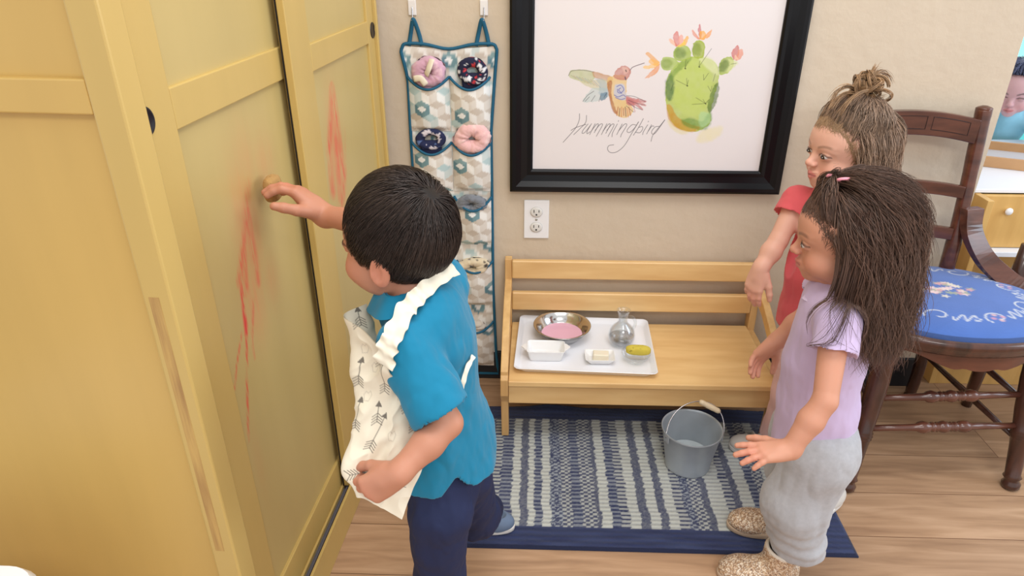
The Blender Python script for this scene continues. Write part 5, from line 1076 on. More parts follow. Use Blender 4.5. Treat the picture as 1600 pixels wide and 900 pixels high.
# shoes
def shoe(parent, heel, d, L_, W_, H_, m_up, m_sole, name='shoe', up_col=None, boot=0.0, h=.0022, z0=.0, toecap=True):
    d = unit((d[0], d[1], 0)); T = frame(d); heel = A3(heel[0], heel[1], z0); F = Fld(heel + A3(-.05 - L_, -.05 - L_, -.01), heel + A3(.05 + L_, .05 + L_, H_ + boot + .06), h)
    g = lambda x, y, z: heel + T @ A3(x, y, z)
    F.ell(g(L_ * .70, 0, H_ * .40), (L_ * .30, W_ * .5, H_ * .46), T, .01); F.ell(g(L_ * .30, 0, H_ * .50), (L_ * .30, W_ * .42, H_ * .60), T, .015); F.ell(g(L_ * .5, 0, H_ * .35), (L_ * .40, W_ * .43, H_ * .45), T, .01)
    if boot: F.cap(g(L_ * .30, 0, H_ * .6), g(L_ * .27, 0, H_ + boot), W_ * .44, W_ * .50, .012); F.cap(g(L_ * .28, 0, H_ + boot * .3), g(L_ * .265, 0, H_ + boot + .04), W_ * .40, W_ * .44, 0, 'sub'); F.plane(g(0, 0, H_ + boot), (0, 0, 1))
    else: F.ell(g(L_ * .30, 0, H_ * 1.25), (L_ * .20, W_ * .30, H_ * .55), T, 0, 'sub')
    F.plane(g(0, 0, .008), (0, 0, -1)); F.displace(lambda x, y, z: .0012 * (fbm(x * 60, y * 60, z * 60) - .5)); V, Fc = F.mesh()
    col = None
    if up_col is not None: col = up_col(V)
    o = npmesh(name, V, Fc, m_up, parent, col)
    n = 48; out = []
    for i in range(n):
        a = 2 * math.pi * i / n; cx = math.cos(a); w = W_ * (.46 if cx > 0 else .42) * (1.06); x = L_ * .5 + L_ * .5 * math.copysign(abs(cx) ** .85, cx); y = w * math.sin(a) * (1 + .10 * cx); out.append((x, y))
    mb = MB(); vs = []
    for k, z in ((.97, 0.0005), (1.0, .003), (1.015, .012), (1.0, .016), (.9, .017)): vs += [g(L_ * .5 + (x - L_ * .5) * k, y * k, z) for x, y in out]
    fs = [(i * n + j, i * n + (j + 1) % n, (i + 1) * n + (j + 1) % n, (i + 1) * n + j) for i in range(4) for j in range(n)] + [tuple(range(n))[::-1], tuple(4 * n + j for j in range(n))]
    mb.add(vs, fs).build('sole', m_sole, o, smooth=True); return o
M['white_sole'] = mat('white_rubber', lin(226, 222, 216), rough=0.6); M['blue_canvas'] = mat('blue_grey_canvas', lin(104, 122, 148), rough=0.85, bump=.3, bscale=900, bdist=.0005)
shoe(boy, (-.034, -.640), (-1.0, .10), .150, .062, .045, M['blue_canvas'], M['white_sole'], z0=.009)
shoe(boy, (-.085, -.930), (-1.0, .20), .150, .062, .045, M['blue_canvas'], M['white_sole'])
# apron: bib, skirt, ruffled neck strap and waist tie
APR = [[(-0.242, -0.94, 0.767), (-0.262, -0.988, 0.774), (-0.224, -1.031, 0.775), (-0.187, -1.068, 0.759)], [(-0.229, -0.959, 0.706), (-0.253, -1.015, 0.719), (-0.211, -1.049, 0.727), (-0.179, -1.07, 0.707)], [(-0.221, -0.986, 0.633), (-0.249, -1.046, 0.659), (-0.2, -1.067, 0.665), (-0.156, -1.053, 0.639)], [(-0.22, -1.012, 0.581), (-0.251, -1.069, 0.615), (-0.202, -1.087, 0.615), (-0.149, -1.084, 0.594)], [(-0.217, -1.041, 0.545), (-0.258, -1.096, 0.583), (-0.215, -1.107, 0.578), (-0.163, -1.102, 0.56)], [(-0.214, -1.067, 0.517), (-0.236, -1.112, 0.561), (-0.208, -1.122, 0.546), (-0.178, -1.121, 0.522)]]
PXA = [[(575, 474), (541, 492), (572, 516), (608, 556)], [(590, 540), (550, 560), (588, 575), (622, 608)], [(600, 620), (553, 635), (602, 645), (656, 660)], [(600, 680), (550, 690), (600, 705), (662, 722)], [(600, 730), (539, 738), (585, 752), (645, 765)], [(600, 772), (562, 770), (592, 792), (628, 812)]]
def spline_surface(G, nu, nv):
    G = np.array(G, float); rows = np.array([cat([tuple(p) for p in r], nu) for r in G]); return np.array([cat([tuple(p) for p in rows[:, j]], nv) for j in range(rows.shape[1])])   # (across, down, dim)
S3 = spline_surface(APR, 70, 52); S2 = spline_surface(PXA, 70, 52); na_, nd_ = S3.shape[:2]
Ua, Va = S2[..., 0], S2[..., 1]; nrm = np.cross(np.gradient(S3, axis=0), np.gradient(S3, axis=1)); nrm /= np.linalg.norm(nrm, axis=2, keepdims=True) + 1e-9
if (nrm[120, 120] @ np.array((-.4, -.9, 0))) < 0: nrm = -nrm
fd = (fbm(Ua * .030 + Va * .010, Va * .014, seed=6, o=2) - .5) * .016 - np.abs(fbm(Ua * .030 + Va * .02, Va * .016 - Ua * .012, seed=8, o=2) - .5) * .020; fd = fd * sstep(0, .12, np.linspace(0, 1, nd_))[None, :] ; S3 = S3 + nrm * (fd[..., None] + .004)
ca = np.ones(Ua.shape + (3,)) * linv([232, 222, 200])
def arrow(x0, y0, x1, y1, filled=True, c_=(72, 66, 62), w=.5):
    global ca
    dx, dy = x1 - x0, y1 - y0; Ln = math.hypot(dx, dy); ux, uy = dx / Ln, dy / Ln; nx, ny = -uy, ux; segs = [[(x0, y0), (x1, y1)]]
    for k in range(4):
        bx, by = x0 + ux * (1 + k * 4.2), y0 + uy * (1 + k * 4.2)
        for sg in (-1, 1): segs.append([(bx, by), (bx - ux * 6 + nx * sg * 7.5, by - uy * 6 + ny * sg * 7.5)])
    d = np.full(Ua.shape, 1e9)
    for sgm in segs: d = np.minimum(d, segdist(Ua, Va, sgm))
    m = sstep(w + .5, w - .3, d)
    if filled:
        q = (Ua - x1) * ux + (Va - y1) * uy; pz = (Ua - x1) * nx + (Va - y1) * ny; m = np.maximum(m, ((q < 3) & (q > -7) & (np.abs(pz) < (3 - q) * .55)).astype(float))
    m = (m * .85)[..., None]; ca = ca * (1 - m) + linv(list(c_)) * m
for a in [(563, 508, 560, 480), (594, 570, 600, 520), (560, 600, 566, 560), (578, 700, 602, 648), (556, 668, 563, 622), (646, 672, 648, 632), (600, 612, 606, 560), (625, 760, 612, 728), (548, 742, 571, 738), (634, 640, 626, 600), (588, 660, 590, 630)]: arrow(*a)
for (x, y) in [(586, 575), (626, 620), (612, 682), (572, 620), (655, 700), (570, 545)]:
    P_ = [(x - 5, y + 7), (x - 6, y - 3), (x - 2, y - 8), (x, y - 4), (x + 4, y - 8), (x + 6, y - 2), (x + 2, y + 7), (x - 5, y + 7)]; m = (sstep(.9, .2, segdist(Ua, Va, P_)) * .4)[..., None]; ca = ca * (1 - m) + linv([150, 140, 126]) * m
Va3 = S3.reshape(-1, 3); Fa = gridfaces(na_, nd_); M['apron'] = mat('arrow_print_cotton', (1, 1, 1), rough=0.85, attr='Col', bump=.15, bscale=1200, bdist=.0004)
apron = npmesh('apron', np.vstack([Va3, Va3 - nrm.reshape(-1, 3) * .0012]), np.vstack([Fa, Fa[:, ::-1] + len(Va3)]), M['apron'], boy, np.tile(ca.reshape(-1, 3), (2, 1)))
def ribbon(P, w, name, parent, m, ruf=.004, nseg=9, up=None, seed=0, colr=(236, 228, 208)):
    C_ = np.array(cat(P, 14)); T = np.gradient(C_, axis=0); T /= np.linalg.norm(T, axis=1, keepdims=True); out = np.array(up if up is not None else (0, 0, 1), float)
    if out.ndim == 1: out = np.tile(out, (len(C_), 1))
    else: out = np.array(cat([tuple(o) for o in out], 14))
    S_ = np.cross(T, out); S_ /= np.linalg.norm(S_, axis=1, keepdims=True); O_ = np.cross(S_, T); q = np.linspace(-1, 1, nseg)
    n = np.arange(len(C_))[:, None]; wv = np.linspace(1, 0, len(C_))[:, None] * (w[0] - w[1]) + w[1] if hasattr(w, '__len__') else w; rf = ruf * np.sin(n * .62 + q[None] * 1.1 + seed + 2.5 * vnoise(n * .13, n * 0, seed=seed)) * (.15 + .85 * np.abs(q[None]) ** 1.5) + ruf * .9 * (vnoise(n * .25, q[None] * 1.5, seed=seed) - .5)
    P3 = C_[:, None] + S_[:, None] * (q[None, :] * wv * (1 + .10 * np.sin(n * .45 + 1)))[..., None] + O_[:, None] * (rf[..., None] + .003); V = P3.reshape(-1, 3); Fg = gridfaces(len(C_), nseg); V2 = V - np.repeat(O_, nseg, 0) * .0012
    return npmesh(name, np.vstack([V, V2]), np.vstack([Fg, Fg[:, ::-1] + len(V)]), m, parent, np.ones((2 * len(V), 3)) * linv(list(colr)))
ribbon([(-.1935, -1.071, .746), (-.187, -1.066, .772), (-.180, -1.055, .785), (-.172, -1.016, .796), (-.160, -.999, .807), (-.149, -.985, .814), (-.129, -.961, .823), (-.112, -.938, .824)], (.0165, .0095), 'neck_strap', boy, M['apron'], .0032, 13, [(-.5, -.85, .1), (-.4, -.8, .4), (-.2, -.75, .6), (0, -.7, .7), (.2, -.6, .75), (.4, -.5, .7), (.5, -.4, .7), (.8, -.1, .5)])
ribbon([(-0.121, -1.015, 0.634), (-0.109, -1.01, 0.643), (-0.103, -1.004, 0.658), (-0.099, -0.997, 0.673), (-0.094, -0.986, 0.689), (-0.087, -0.97, 0.698)], .0035, 'waist_tie', boy, M['apron'], .0006, 5, [(.2, -1, 0)] * 6)
anchor(boy, (-0.12, -0.80, 0))
# the scrubber in his raised hand
M['loofah'] = mat('tan_scrubber', (1, 1, 1), rough=0.95, attr='Col', bump=.6, bscale=300, bdist=.002)
sc_ = sponge_mesh('scrubbing_sponge', 0.046, 0.024, 0.044, [176, 138, 84], M['loofah'], 11); sc_.location = (-.4425, -.722, .868); sc_.rotation_euler = (0, 0, math.radians(86))
tag(sc_, 'tan scrubbing sponge pressed against the yellow door by the boy', 'sponge')
# ================================================================== girl in lilac (nearest)
def free_hair(n, K, zline, rs, crown, length, lift, wave, tie=None, tie_if=None, grav=.9, out=.10, curl=0.0, freq=5.0, backward=.15, face_x=.02, neck=None):
    L, nv = roots(n, zline, rs); P = np.zeros((n, K, 3)); p = L.copy(); ln = length * (.75 + .35 * rs.rand(n)); lf = lift * (.15 + .85 * rs.rand(n)); ph = rs.rand(n) * 6.28; jit = rs.randn(n, 3) * .09; gid = fbm(L[:, 0] * 60, L[:, 1] * 60, L[:, 2] * 60, seed=7)
    ph = gid * 30 + rs.rand(n) * 1.2
    fxr = face_x - .004 + rs.randn(n) * .011; pull = np.zeros(n, bool) if tie is None else tie_if(L)
    crown = np.tile(np.array(crown, float), (n, 1)); crown[pull] += np.array((.045, 0, -.005))
    for k in range(K):
        P[:, k] = p; t = k / (K - 1); nn = (p - SK_C) / SK_R ** 2; nn /= np.linalg.norm(nn, axis=1, keepdims=True); d = p - crown; d /= np.linalg.norm(d, axis=1, keepdims=True) + .01
        below = sstep(.030, -.030, p[:, 2])[:, None]; d = d * (1 - below) + np.array((0, 0, -1.0)) * (grav * .5 + below) + np.array((-backward, 0, 0)) * (p[:, :1] > -.03)
        if tie is not None:
            dt = tie - p; dist = np.linalg.norm(dt, axis=1, keepdims=True); pull = pull & (dist[:, 0] > .012); d = np.where(pull[:, None], dt / dist, d)
        d = d + jit; tang = d - nn * (d * nn).sum(1, keepdims=True); d = tang * (1 - below) + d * below
        d += below * out * np.stack([p[:, 0] * 0 + .0, np.sign(p[:, 1]) * .6, p[:, 0] * 0], -1)
        wv = np.stack([np.sin(ph + t * freq * 2), np.sin(ph * 1.7 + t * freq * 2 + 1), np.zeros(n)], -1) * wave * (.15 + 1.25 * t); d = d / (np.linalg.norm(d, axis=1, keepdims=True) + 1e-9) + wv
        if curl: d += curl * t * np.stack([np.cos(ph + t * 22), np.sin(ph + t * 22), .3 * np.sin(ph + t * 22)], -1)
        d += nn * .8 * max(0, .22 - t); d /= np.linalg.norm(d, axis=1, keepdims=True) + 1e-9; p = p + d * (ln / (K - 1))[:, None]
        p = push_out(p, SK_C, SK_R + (lf * min(1, t * 4) + .0058 * sstep(-.012, .015, p[:, 0]))[:, None] + .0012)
        fx = (p[:, 2] < .088) & (p[:, 0] > fxr) & ~pull; p[fx, 0] = p[fx, 0] * .7 + fxr[fx] * .3
        if neck is not None:
            for (c0, r0) in neck: p = push_out(p, np.array(c0), np.array(r0))
    return L, P, gid
def collide(W, caps):   # keep strands outside shoulders and arms (room coordinates)
    for a, b, r0 in caps:
        a, b = np.array(a), np.array(b); ab = b - a; t = np.clip(((W - a) @ ab) / (ab @ ab), 0, 1)[..., None]; q = W - (a + t * ab); l = np.linalg.norm(q, axis=-1, keepdims=True); W = np.where(l < r0, a + t * ab + q / np.maximum(l, 1e-6) * (r0 + .1 * (r0 - l) * 0), W)
    return W
def baby_hair(root, c, R, sc, zl, base, rs, tall, n=900, name='wispy_hairline'):
    az = (rs.rand(n) * 2 - 1) * 82; v = np.stack([np.cos(np.radians(az)), np.sin(np.radians(az))], -1); z = zl(np.abs(az)) + rs.randn(n) * .004 - .002; cz = np.sqrt(np.clip(1 - ((z - SK_C[2]) / SK_R[2]) ** 2, .05, 1)); L = np.stack([SK_C[0] + SK_R[0] * v[:, 0] * cz, v[:, 1] * SK_R[1] * cz, z], -1); L = push_out(L, SK_C, SK_R + .0055)
    K = 7; P = np.zeros((n, K, 3)); p = L.copy(); dn = rs.rand(n)[:, None] < .35; side = rs.randn(n, 1)
    for k in range(K):
        P[:, k] = p; nn = (p - SK_C) / SK_R ** 2; nn /= np.linalg.norm(nn, axis=1, keepdims=True); d = np.where(dn, np.array((0, 0, -.7)), np.array((-.3, 0, 1.0))) + side * .7 * np.cross(nn, (0, 0, 1)) * (1 - k / K * .5) + rs.randn(n, 3) * .12; d -= nn * (d * nn).sum(1, keepdims=True); d /= np.linalg.norm(d, axis=1, keepdims=True); p = p + d * (.0022 + .0016 * rs.rand(n, 1)); p = push_out(p, SK_C, SK_R + .0058 + .0020 * k / K)
    cl = linv(base)[None] * (.8 + .5 * rs.rand(n))[:, None]; return strands(name, root, np.array(c) + (wl(P.reshape(-1, 3), tall) * sc @ R.T).reshape(n, K, 3),   .00045, .00010, cl, M['hair'])
def dress_hair(root, c, R, sc, L, P, base, rs, w0=.0006, cap_z=None, tall=1.0, gid=None, name='hair', cap=True, caps=()):
    n, K = P.shape[:2]; g = np.full(n, .5) if gid is None else gid; cl = linv(base)[None] * (.5 + .9 * rs.rand(n) ** 1.3)[:, None] * (.75 + .55 * g)[:, None]
    return strands(name, root, collide(np.array(c) + (wl(P.reshape(-1, 3), tall) * sc @ R.T).reshape(n, K, 3), caps), w0, .00012, cl, M['hair'], skull_cap(c, R, sc, .0022, cap_z, tall) if cap else None, linv(base) * .72)
gl = thing('person', 'long-haired girl in a lilac shirt, grey sweatpants and gold glitter boots facing the boy', 'person')
HL = frame((-.955, .26, -.16)); TL = frame((-.966, .26, 0))
PL = dict(head=A3(.548, -.692, .775), H=HL, T=TL, neck=A3(.560, -.690, .690), shL=A3(.526, -.772, .655), shR=A3(.578, -.608, .660), elL=A3(.503, -.845, .540), wrL=A3(.452, -.868, .452), elR=A3(.565, -.57, .56), wrR=A3(.51, -.57, .49), pel=A3(.572, -.690, .385))
hl = .98
person_body('girl_lilac', PL, .0021, gl, [206, 148, 122], hl, .6, dict(brow=[96, 66, 52], lip=[206, 120, 116], blush=[226, 138, 118], brow_a=.6),
            (dict(W=PL['wrL'], f=(-.95, -.06, -.12), n=(-.10, .18, -1), thumb=1, curl=(.10, .13, .16, .2), sc=1.0, spread=.20, thumb_curl=.2, thumb_out=.7), dict(W=PL['wrR'], f=(-.6, 0, -.8), n=(.3, -1, -.2), thumb=1, curl=(.3, .3, .3, .3), sc=1.0)), 1.04)
make_eyes(gl, PL['head'], HL, hl, [46, 28, 22], (1, .3, -.5), M['eye'], 1.04)
chl = (PL['shL'] + PL['shR']) / 2; CL = [(PL['neck'], PL['neck'] + A3(.0, 0, -.1), .052), (chl, PL['shL'], .050), (PL['shL'], PL['shL'] * .4 + PL['elL'] * .6, .044), (chl, PL['shR'], .050), (chl + A3(.01, 0, -.05), PL['pel'], .082)]
rs = np.random.RandomState(5); zlg = lambda az: np.interp(az, [0, 35, 58, 72, 90, 180], [.071, .062, .036, .010, -.014, -.040])
nb = [((-.02, 0, -.12), (.055, .060, .10))]
L, P, gid = free_hair(9500, 22, zlg, rs, np.array((.030, .01, .115)), .225, .016, .42, np.array((.020, .012, .112)), lambda L: (L[:, 0] > .022) & (L[:, 2] > .040), 1.0, .10, 0, 4.0, .22, .018, nb)
dress_hair(gl, PL['head'], HL, hl, L, P, [102, 78, 66], rs, .00065, lambda a: zlg(a) + .003, 1.04, gid, caps=CL)
baby_hair(gl, PL['head'], HL, hl, zlg, [96, 72, 60], rs, 1.04)
# loose front locks over the shoulder
rs = np.random.RandomState(8); nlk = 16; per = 34; n = nlk * per; K = 24; Pf = np.zeros((n, K, 3)); q = np.repeat(np.arange(nlk), per); lr = rs.rand(nlk, 6); sp_ = rs.randn(n, 3); le = (.62 + .38 * rs.rand(n)) * (.75 + .25 * lr[q, 0])
for k in range(K):
    t = k / (K - 1) * le; a = lr[q, 1] * 6.28
    x = .014 - .045 * lr[q, 2] + t * (.060 * (lr[q, 3] - .30)) + .009 * np.sin(t * 9 + a) * t * 1.4; y = .064 + .018 * np.sin(t * 2.6) + .006 * lr[q, 4] + .022 * t * lr[q, 5] + .006 * np.cos(t * 8 + a); z = .075 - t * .255
    Pf[:, k] = np.stack([x, y, z], -1) + sp_ * (.0016 + .0022 * np.abs(t - .1))[:, None]
dress_hair(gl, PL['head'], HL, hl, None, Pf, [84, 62, 52], rs, .0009, None, 1.0, None, 'loose_lock', False, caps=CL)
M['pink_tie'] = mat('pink_elastic', lin(246, 160, 178), rough=.5)
for i, q in enumerate(((.026, .004, .121), (.012, .030, .121))):
    c_ = PL['head'] + HL @ (A3(*q) * hl); MB().loop([tuple(c_ + HL @ (A3(.0085 * math.cos(a), .0060 * math.sin(a), .0035 * math.sin(a)))) for a in np.linspace(0, 6.283, 21)[:-1]], .0026, 8).build('hair_tie', M['pink_tie'], gl, smooth=True)
LIL = mat('lilac_jersey', lin(204, 184, 218), rough=0.9, bump=0.2, bscale=900, bdist=0.0004, sheen=.1)
F = torso_cloth(PL, .0030, .006, .4, .34, hip=(.070, .080, .08), belly=(.070, .074, .095))
for s in 'LR': sh, el = PL['sh' + s], PL['el' + s]; e = sh + (el - sh) * .38; F.cap(sh, e, .036, .0385, .012)
F.displace(folds(14, .0050, 14, 8, 30)); finish_shirt(F, PL, .012, .4, .40, .036, A3(-.02, .005, .07)); F.plane(A3(0, 0, .352), (-.22, .05, -1)); F.cap(PL['pel'] + A3(0, 0, -.12), PL['pel'] + A3(0, 0, -.01), .066, .066, 0, 'sub')
V, Fc = F.mesh(); npmesh('lilac_shirt', V, Fc, LIL, gl)
collar(PL['neck'] + A3(-.006, 0, -.010), TL, .036, .058, .010, mat('lilac_lace', lin(214, 196, 222), rough=.9, bump=.6, bscale=260, bdist=.002), gl, .3, name='ruffle_collar')
GREY = mat('grey_marl', lin(178, 178, 182), rough=0.95, var=.10, vscale=120, bump=0.25, bscale=500, bdist=0.0006, sheen=.2)
LG = [[A3(.572, -.735, .330), A3(.545, -.742, .205), A3(.568, -.742, .108)], [A3(.582, -.655, .330), A3(.584, -.640, .205), A3(.616, -.628, .108)]]
trousers('sweatpants', PL['pel'] + A3(.004, 0, -.02), TL, LG, .0030, GREY, gl, .004, (.068, .060, .050), lambda x, y, z: folds(21, .0070, 11, 13, 22)(x, y, z) + .0019 * np.sin(z * 190 + 9 * fbm(x * 9, y * 9, seed=2) + 5 * fbm(x * 16, y * 16, z * 8) ) * sstep(.235, .15, z), .055)
def glitter(V):
    r = _h(np.floor(V[:, 0] / .0015), np.floor(V[:, 1] / .0015), np.floor(V[:, 2] / .0015), 5); pal = np.array([linv([206, 172, 136]), linv([176, 140, 108]), linv([232, 206, 176]), linv([250, 238, 220]), linv([150, 116, 92])]); return pal[np.clip((r * 5).astype(int), 0, 4)]
M['glitter'] = mat('gold_glitter', (1, 1, 1), rough=0.38, metal=.35, attr='Col', bump=.9, bscale=520, bdist=.002); M['tan_sole'] = mat('tan_sole', lin(196, 172, 146), rough=.7)
M['fleece'] = mat('cream_fleece', lin(216, 204, 190), rough=.95, bump=.5, bscale=300)
for hp, dd, zz in (((.588, -.744), (-1, -.02), .0), ((.640, -.622), (-1, .05), .009)):
    b_ = shoe(gl, hp, dd, .176, .072, .054, M['glitter'], M['tan_sole'], 'glitter_boot', glitter, .030, z0=zz); T = frame((dd[0], dd[1], 0)); g = lambda x, y, z: A3(hp[0], hp[1], zz) + T @ A3(x, y, z)
    MB().loop([tuple(g(.043 + .0345 * math.cos(a), .0335 * math.sin(a), .082 + .002 * math.cos(a))) for a in np.linspace(0, 6.283, 37)[:-1]], .0042, 8).build('fleece_cuff', M['fleece'], b_, smooth=True)
anchor(gl, (.59, -.69, 0))
# ================================================================== girl in coral pink (behind)
gp = thing('person', 'smiling girl in a coral pink shirt with a curly topknot standing behind the lilac girl', 'person')
HP = frame((-.975, -.20, -.06)); TP = frame((-.70, -.71, 0))
PP = dict(head=A3(.640, -.420, .856), H=HP, T=TP, neck=A3(.640, -.418, .766), shR=A3(.580, -.362, .722), shL=A3(.698, -.482, .722), elR=A3(.538, -.405, .650), wrR=A3(.498, -.440, .598), elL=A3(.735, -.525, .635), wrL=A3(.715, -.560, .55), pel=A3(.650, -.425, .455))
hp_ = .95
person_body('girl_pink', PP, .0021, gp, [226, 174, 152], hp_, 1.0, dict(brow=[120, 86, 66], lip=[214, 118, 118], blush=[232, 142, 122], brow_a=.55),
            (dict(W=PP['wrR'], f=(-.22, -.18, -.95), n=(.55, .60, -.1), thumb=-1, curl=(.28, .32, .36, .4), sc=1.0, spread=.05, thumb_curl=.3, thumb_out=.5), dict(W=PP['wrL'], f=(-.1, -.1, -.95), n=(-.6, .6, 0), thumb=1, curl=(.3, .3, .3, .3))), 1.0)
make_eyes(gp, PP['head'], HP, hp_, [54, 34, 24], (1, .25, -.45), M['eye'])
chp = (PP['shL'] + PP['shR']) / 2; CP = [(PP['neck'], PP['neck'] + A3(0, 0, -.1), .050), (chp, PP['shL'], .048), (chp, PP['shR'], .048), (chp, PP['pel'], .078)]
rs = np.random.RandomState(15); zlp = lambda az: np.interp(az, [0, 35, 55, 66, 80, 120, 180], [.070, .060, .034, .006, -.010, -.024, -.040]); bun = np.array((-.020, .0, .112))
PULL = lambda L: (L[:, 2] > .034) & (L[:, 0] > -.06) & ((L[:, 2] > .072) | (L[:, 0] > .030) | (_h(np.floor(L[:, 0] * 4e4), np.floor(L[:, 1] * 4e4), np.floor(L[:, 2] * 4e4), 2) > .45))
nb2 = [((-.02, 0, -.12), (.050, .055, .10))]
L, P, gid = free_hair(8500, 20, zlp, rs, np.array((-.02, 0, .11)), .150, .013, .22, bun, PULL, 1.0, .12, .22, 6.0, .2, .004, nb2)
m_ = PULL(L)
e = P[m_]; dist = np.linalg.norm(e - bun, axis=2); stop = np.argmax(dist < .016, axis=1); stop = np.where(dist.min(1) < .016, stop, e.shape[1] - 1)
for a in range(len(e)): e[a, stop[a]:] = e[a, stop[a]]
P[m_] = e + rs.randn(*e.shape) * .0003
dress_hair(gp, PP['head'], HP, hp_, L, P, [148, 122, 102], rs, .0006, lambda a: zlp(a) + .003, 1.0, gid, caps=CP)
baby_hair(gp, PP['head'], HP, hp_, zlp, [160, 130, 100], rs, 1.0)
# curly topknot: loops of hair
nl = 26; n = nl * 20; K = 26; Pt = np.zeros((n, K, 3)); lid = np.repeat(np.arange(nl), 20); r_ = np.random.RandomState(3); az = r_.rand(nl) * 6.28; ra = .012 + .012 * r_.rand(nl); tl = r_.rand(nl) * 1.2; ox = r_.randn(nl, 3) * .010
for k in range(K):
    th = k / (K - 1) * 5.4; c = bun + np.array((0, 0, .020)) + ox[lid]; e1 = np.stack([np.cos(az), np.sin(az), 0 * az], -1)[lid]; e2 = np.stack([-np.sin(az) * np.sin(tl), np.cos(az) * np.sin(tl), np.cos(tl)], -1)[lid]
    Pt[:, k] = c + (e1 * math.cos(th) + e2 * math.sin(th)) * ra[lid][:, None] * (1 + .25 * k / K) + np.sin(np.arange(n)[:, None] * np.array([[1.3, 2.1, 2.9]])) * .0026
wisps = []; r2 = np.random.RandomState(6)
for (p0, c1, c2, e_) in [((-.030, -.01, .125), (-.045, -.03, .160), (-.085, -.045, .165), (-.100, -.040, .130)), ((-.030, -.01, .125), (-.040, -.02, .150), (-.060, -.06, .155), (-.075, -.060, .120)), ((.0, .0, .125), (.030, .01, .150), (.062, .02, .148), (.078, .03, .120)), ((.0, .0, .12), (.035, .015, .135), (.066, .035, .140), (.086, .045, .112)),
                         ((-.02, .0, .13), (-.015, .01, .165), (-.030, .0, .178), (-.040, -.01, .172)), ((-.02, .02, .13), (.02, .04, .14), (.05, .05, .135), (.07, .055, .10))]:
    b = np.array([np.array(p0) * (1 - t) ** 3 + 3 * np.array(c1) * t * (1 - t) ** 2 + 3 * np.array(c2) * t * t * (1 - t) + np.array(e_) * t ** 3 for t in np.linspace(0, 1, K)])
    for q in range(26): wisps.append(b + r2.randn(3) * .0018 + np.outer(np.linspace(0, 1, K) ** 1.5, r2.randn(3)) * .004)
Pt = np.vstack([Pt, np.array(wisps)]); dress_hair(gp, PP['head'], HP, hp_, None, Pt, [160, 126, 92], rs, .0006, None, 1.0, None, 'topknot', False)
c_ = PP['head'] + HP @ (A3(-.020, 0, .118) * hp_); MB().loop([tuple(c_ + HP @ A3(.013 * math.cos(a), .013 * math.sin(a), 0)) for a in np.linspace(0, 6.283, 25)[:-1]], .0024, 8).build('hair_tie', mat('yellow_elastic', lin(226, 190, 90), rough=.5), gp, smooth=True)
COR = mat('coral_jersey', lin(216, 92, 98), rough=0.9, bump=0.2, bscale=900, bdist=0.0004, sheen=.1)
F = torso_cloth(PP, .0030, .006, .4, .40, hip=(.070, .080, .08), belly=(.074, .076, .095))
for s in 'LR': sh, el = PP['sh' + s], PP['el' + s]; e = sh + (el - sh) * .34; F.cap(sh + A3(0, 0, .004), e, .034, .036, .012)
F.displace(folds(24, .0045, 14, 12, 28)); finish_shirt(F, PP, .011, .4, .36, .035, A3(-.015, -.010, .07)); F.plane(A3(0, 0, .445), (0, 0, -1)); F.cap(PP['pel'] + A3(0, 0, -.12), PP['pel'] + A3(0, 0, -.02), .062, .062, 0, 'sub')
V, Fc = F.mesh(); npmesh('coral_shirt', V, Fc, COR, gp)
PNK = mat('pale_pink_leggings', lin(228, 186, 184), rough=0.9, bump=0.2, bscale=900, bdist=0.0004)
LP = [[A3(.672, -.462, .400), A3(.700, -.500, .240), A3(.735, -.525, .085)], [A3(.634, -.404, .400), A3(.636, -.400, .240), A3(.636, -.360, .085)]]
trousers('leggings', PP['pel'] + A3(0, 0, -.02), TP, LP, .0032, PNK, gp, 0, (.052, .042, .034), folds(31, .004))
M['grey_shoe'] = mat('pale_grey_leather', lin(206, 200, 192), rough=.6, bump=.1, bscale=80)
for hpz, dd in (((.672, -.338), (-1.0, .06)), ((.770, -.510), (-.85, -.5))):
    s_ = shoe(gp, hpz, dd, .135, .060, .046, M['grey_shoe'], M['white_sole'], z0=.009); T = frame((dd[0], dd[1], 0)); g = lambda x, y, z: tuple(A3(hpz[0], hpz[1], .009) + T @ A3(x, y, z))
    MB().tube([g(.075, -.030, .022), g(.072, -.018, .043), g(.072, 0, .049), g(.072, .018, .043), g(.075, .030, .022)], .0045, 8, True, .4).tube([g(.092, -.028, .020), g(.090, -.016, .037), g(.090, 0, .042), g(.090, .016, .037), g(.092, .028, .020)], .0040, 8, True, .4).build('strap', M['grey_shoe'], s_, smooth=True)
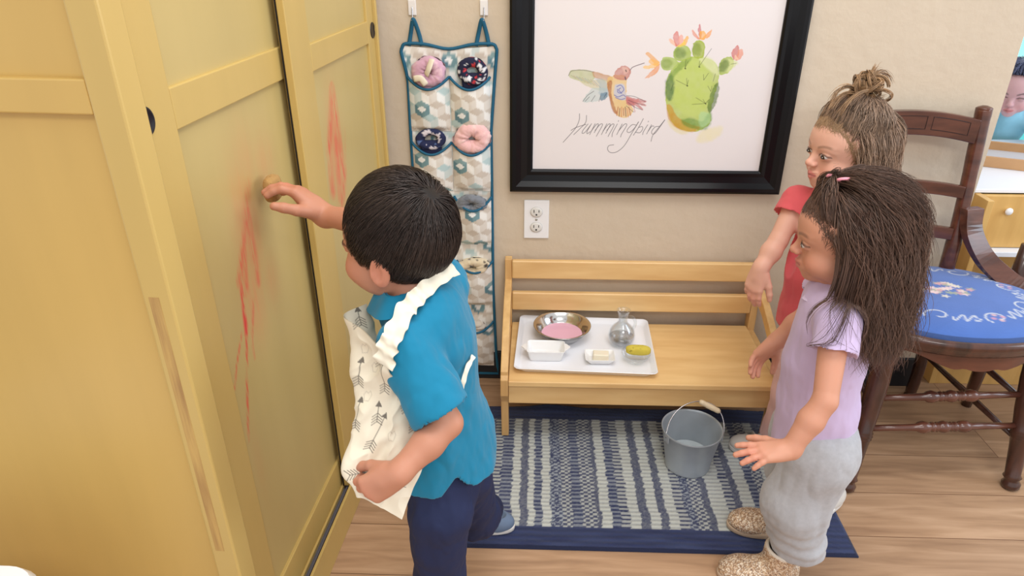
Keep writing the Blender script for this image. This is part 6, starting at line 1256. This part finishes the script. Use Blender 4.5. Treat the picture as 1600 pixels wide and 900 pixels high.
anchor(gp, (.68, -.42, 0))
# ================================================================== child in blue past the wall end
cb = thing('person', 'child in a pale blue top leaning over the white table past the wall end', 'person')
HC = frame((-.55, -.75, -.30)); TC = frame((-.5, -.85, 0))
PC = dict(head=A3(1.672, .700, .765), H=HC, T=TC, neck=A3(1.705, .765, .695), shR=A3(1.640, .815, .660), shL=A3(1.780, .735, .660), elR=A3(1.600, .765, .625), wrR=A3(1.560, .660, .606), elL=A3(1.80, .68, .635), wrL=A3(1.76, .60, .606), pel=A3(1.76, .90, .44))
person_body('child_blue', PC, .0032, cb, [206, 166, 170], .95, 0, dict(brow=[70, 60, 60], lip=[200, 120, 120], blush=[210, 140, 140]), (dict(W=PC['wrR'], f=(-.9, -.4, -.08), n=(0, 0, -1), thumb=-1, curl=(.25, .25, .25, .3)),), 1.0)
rs = np.random.RandomState(25); L, P, gid = free_hair(2500, 12, zl_boy, rs, np.array((-.02, 0, .11)), .07, .010, .1, None, None); dress_hair(cb, PC['head'], HC, .95, L, P, [84, 90, 120], rs, .0012, lambda a: zl_boy(a) + .003, 1.0, gid)
F = torso_cloth(PC, .0045, .010, .4, .95)
for s in 'LR': sh, el, wr = PC['sh' + s], PC['el' + s], PC['wr' + s]; F.cap(sh, el, .036, .032, .012); F.cap(el, el * .25 + wr * .75, .032, .026, .01)
F.plane(A3(0, 0, .38), (0, 0, -1)); F.displace(folds(41, .004)); V, Fc = F.mesh(); npmesh('blue_top', V, Fc, mat('pale_blue_cotton', lin(150, 205, 225), rough=.9), cb)
LC = [[A3(1.74, .90, .36), A3(1.73, .89, .22), A3(1.74, .92, .10)], [A3(1.80, .95, .36), A3(1.79, .94, .22), A3(1.80, .97, .10)]]
trousers('trousers', PC['pel'] + A3(0, 0, -.02), TC, LC, .006, NAVY, cb, 0)
for k, hpz in enumerate(((1.76, .955), (1.82, 1.005))): shoe(cb, hpz, (-.5, -.85), .14, .06, .045, M['grey_shoe'], M['white_sole'], h=.004, z0=.012)
anchor(cb, (1.77, .93, 0))
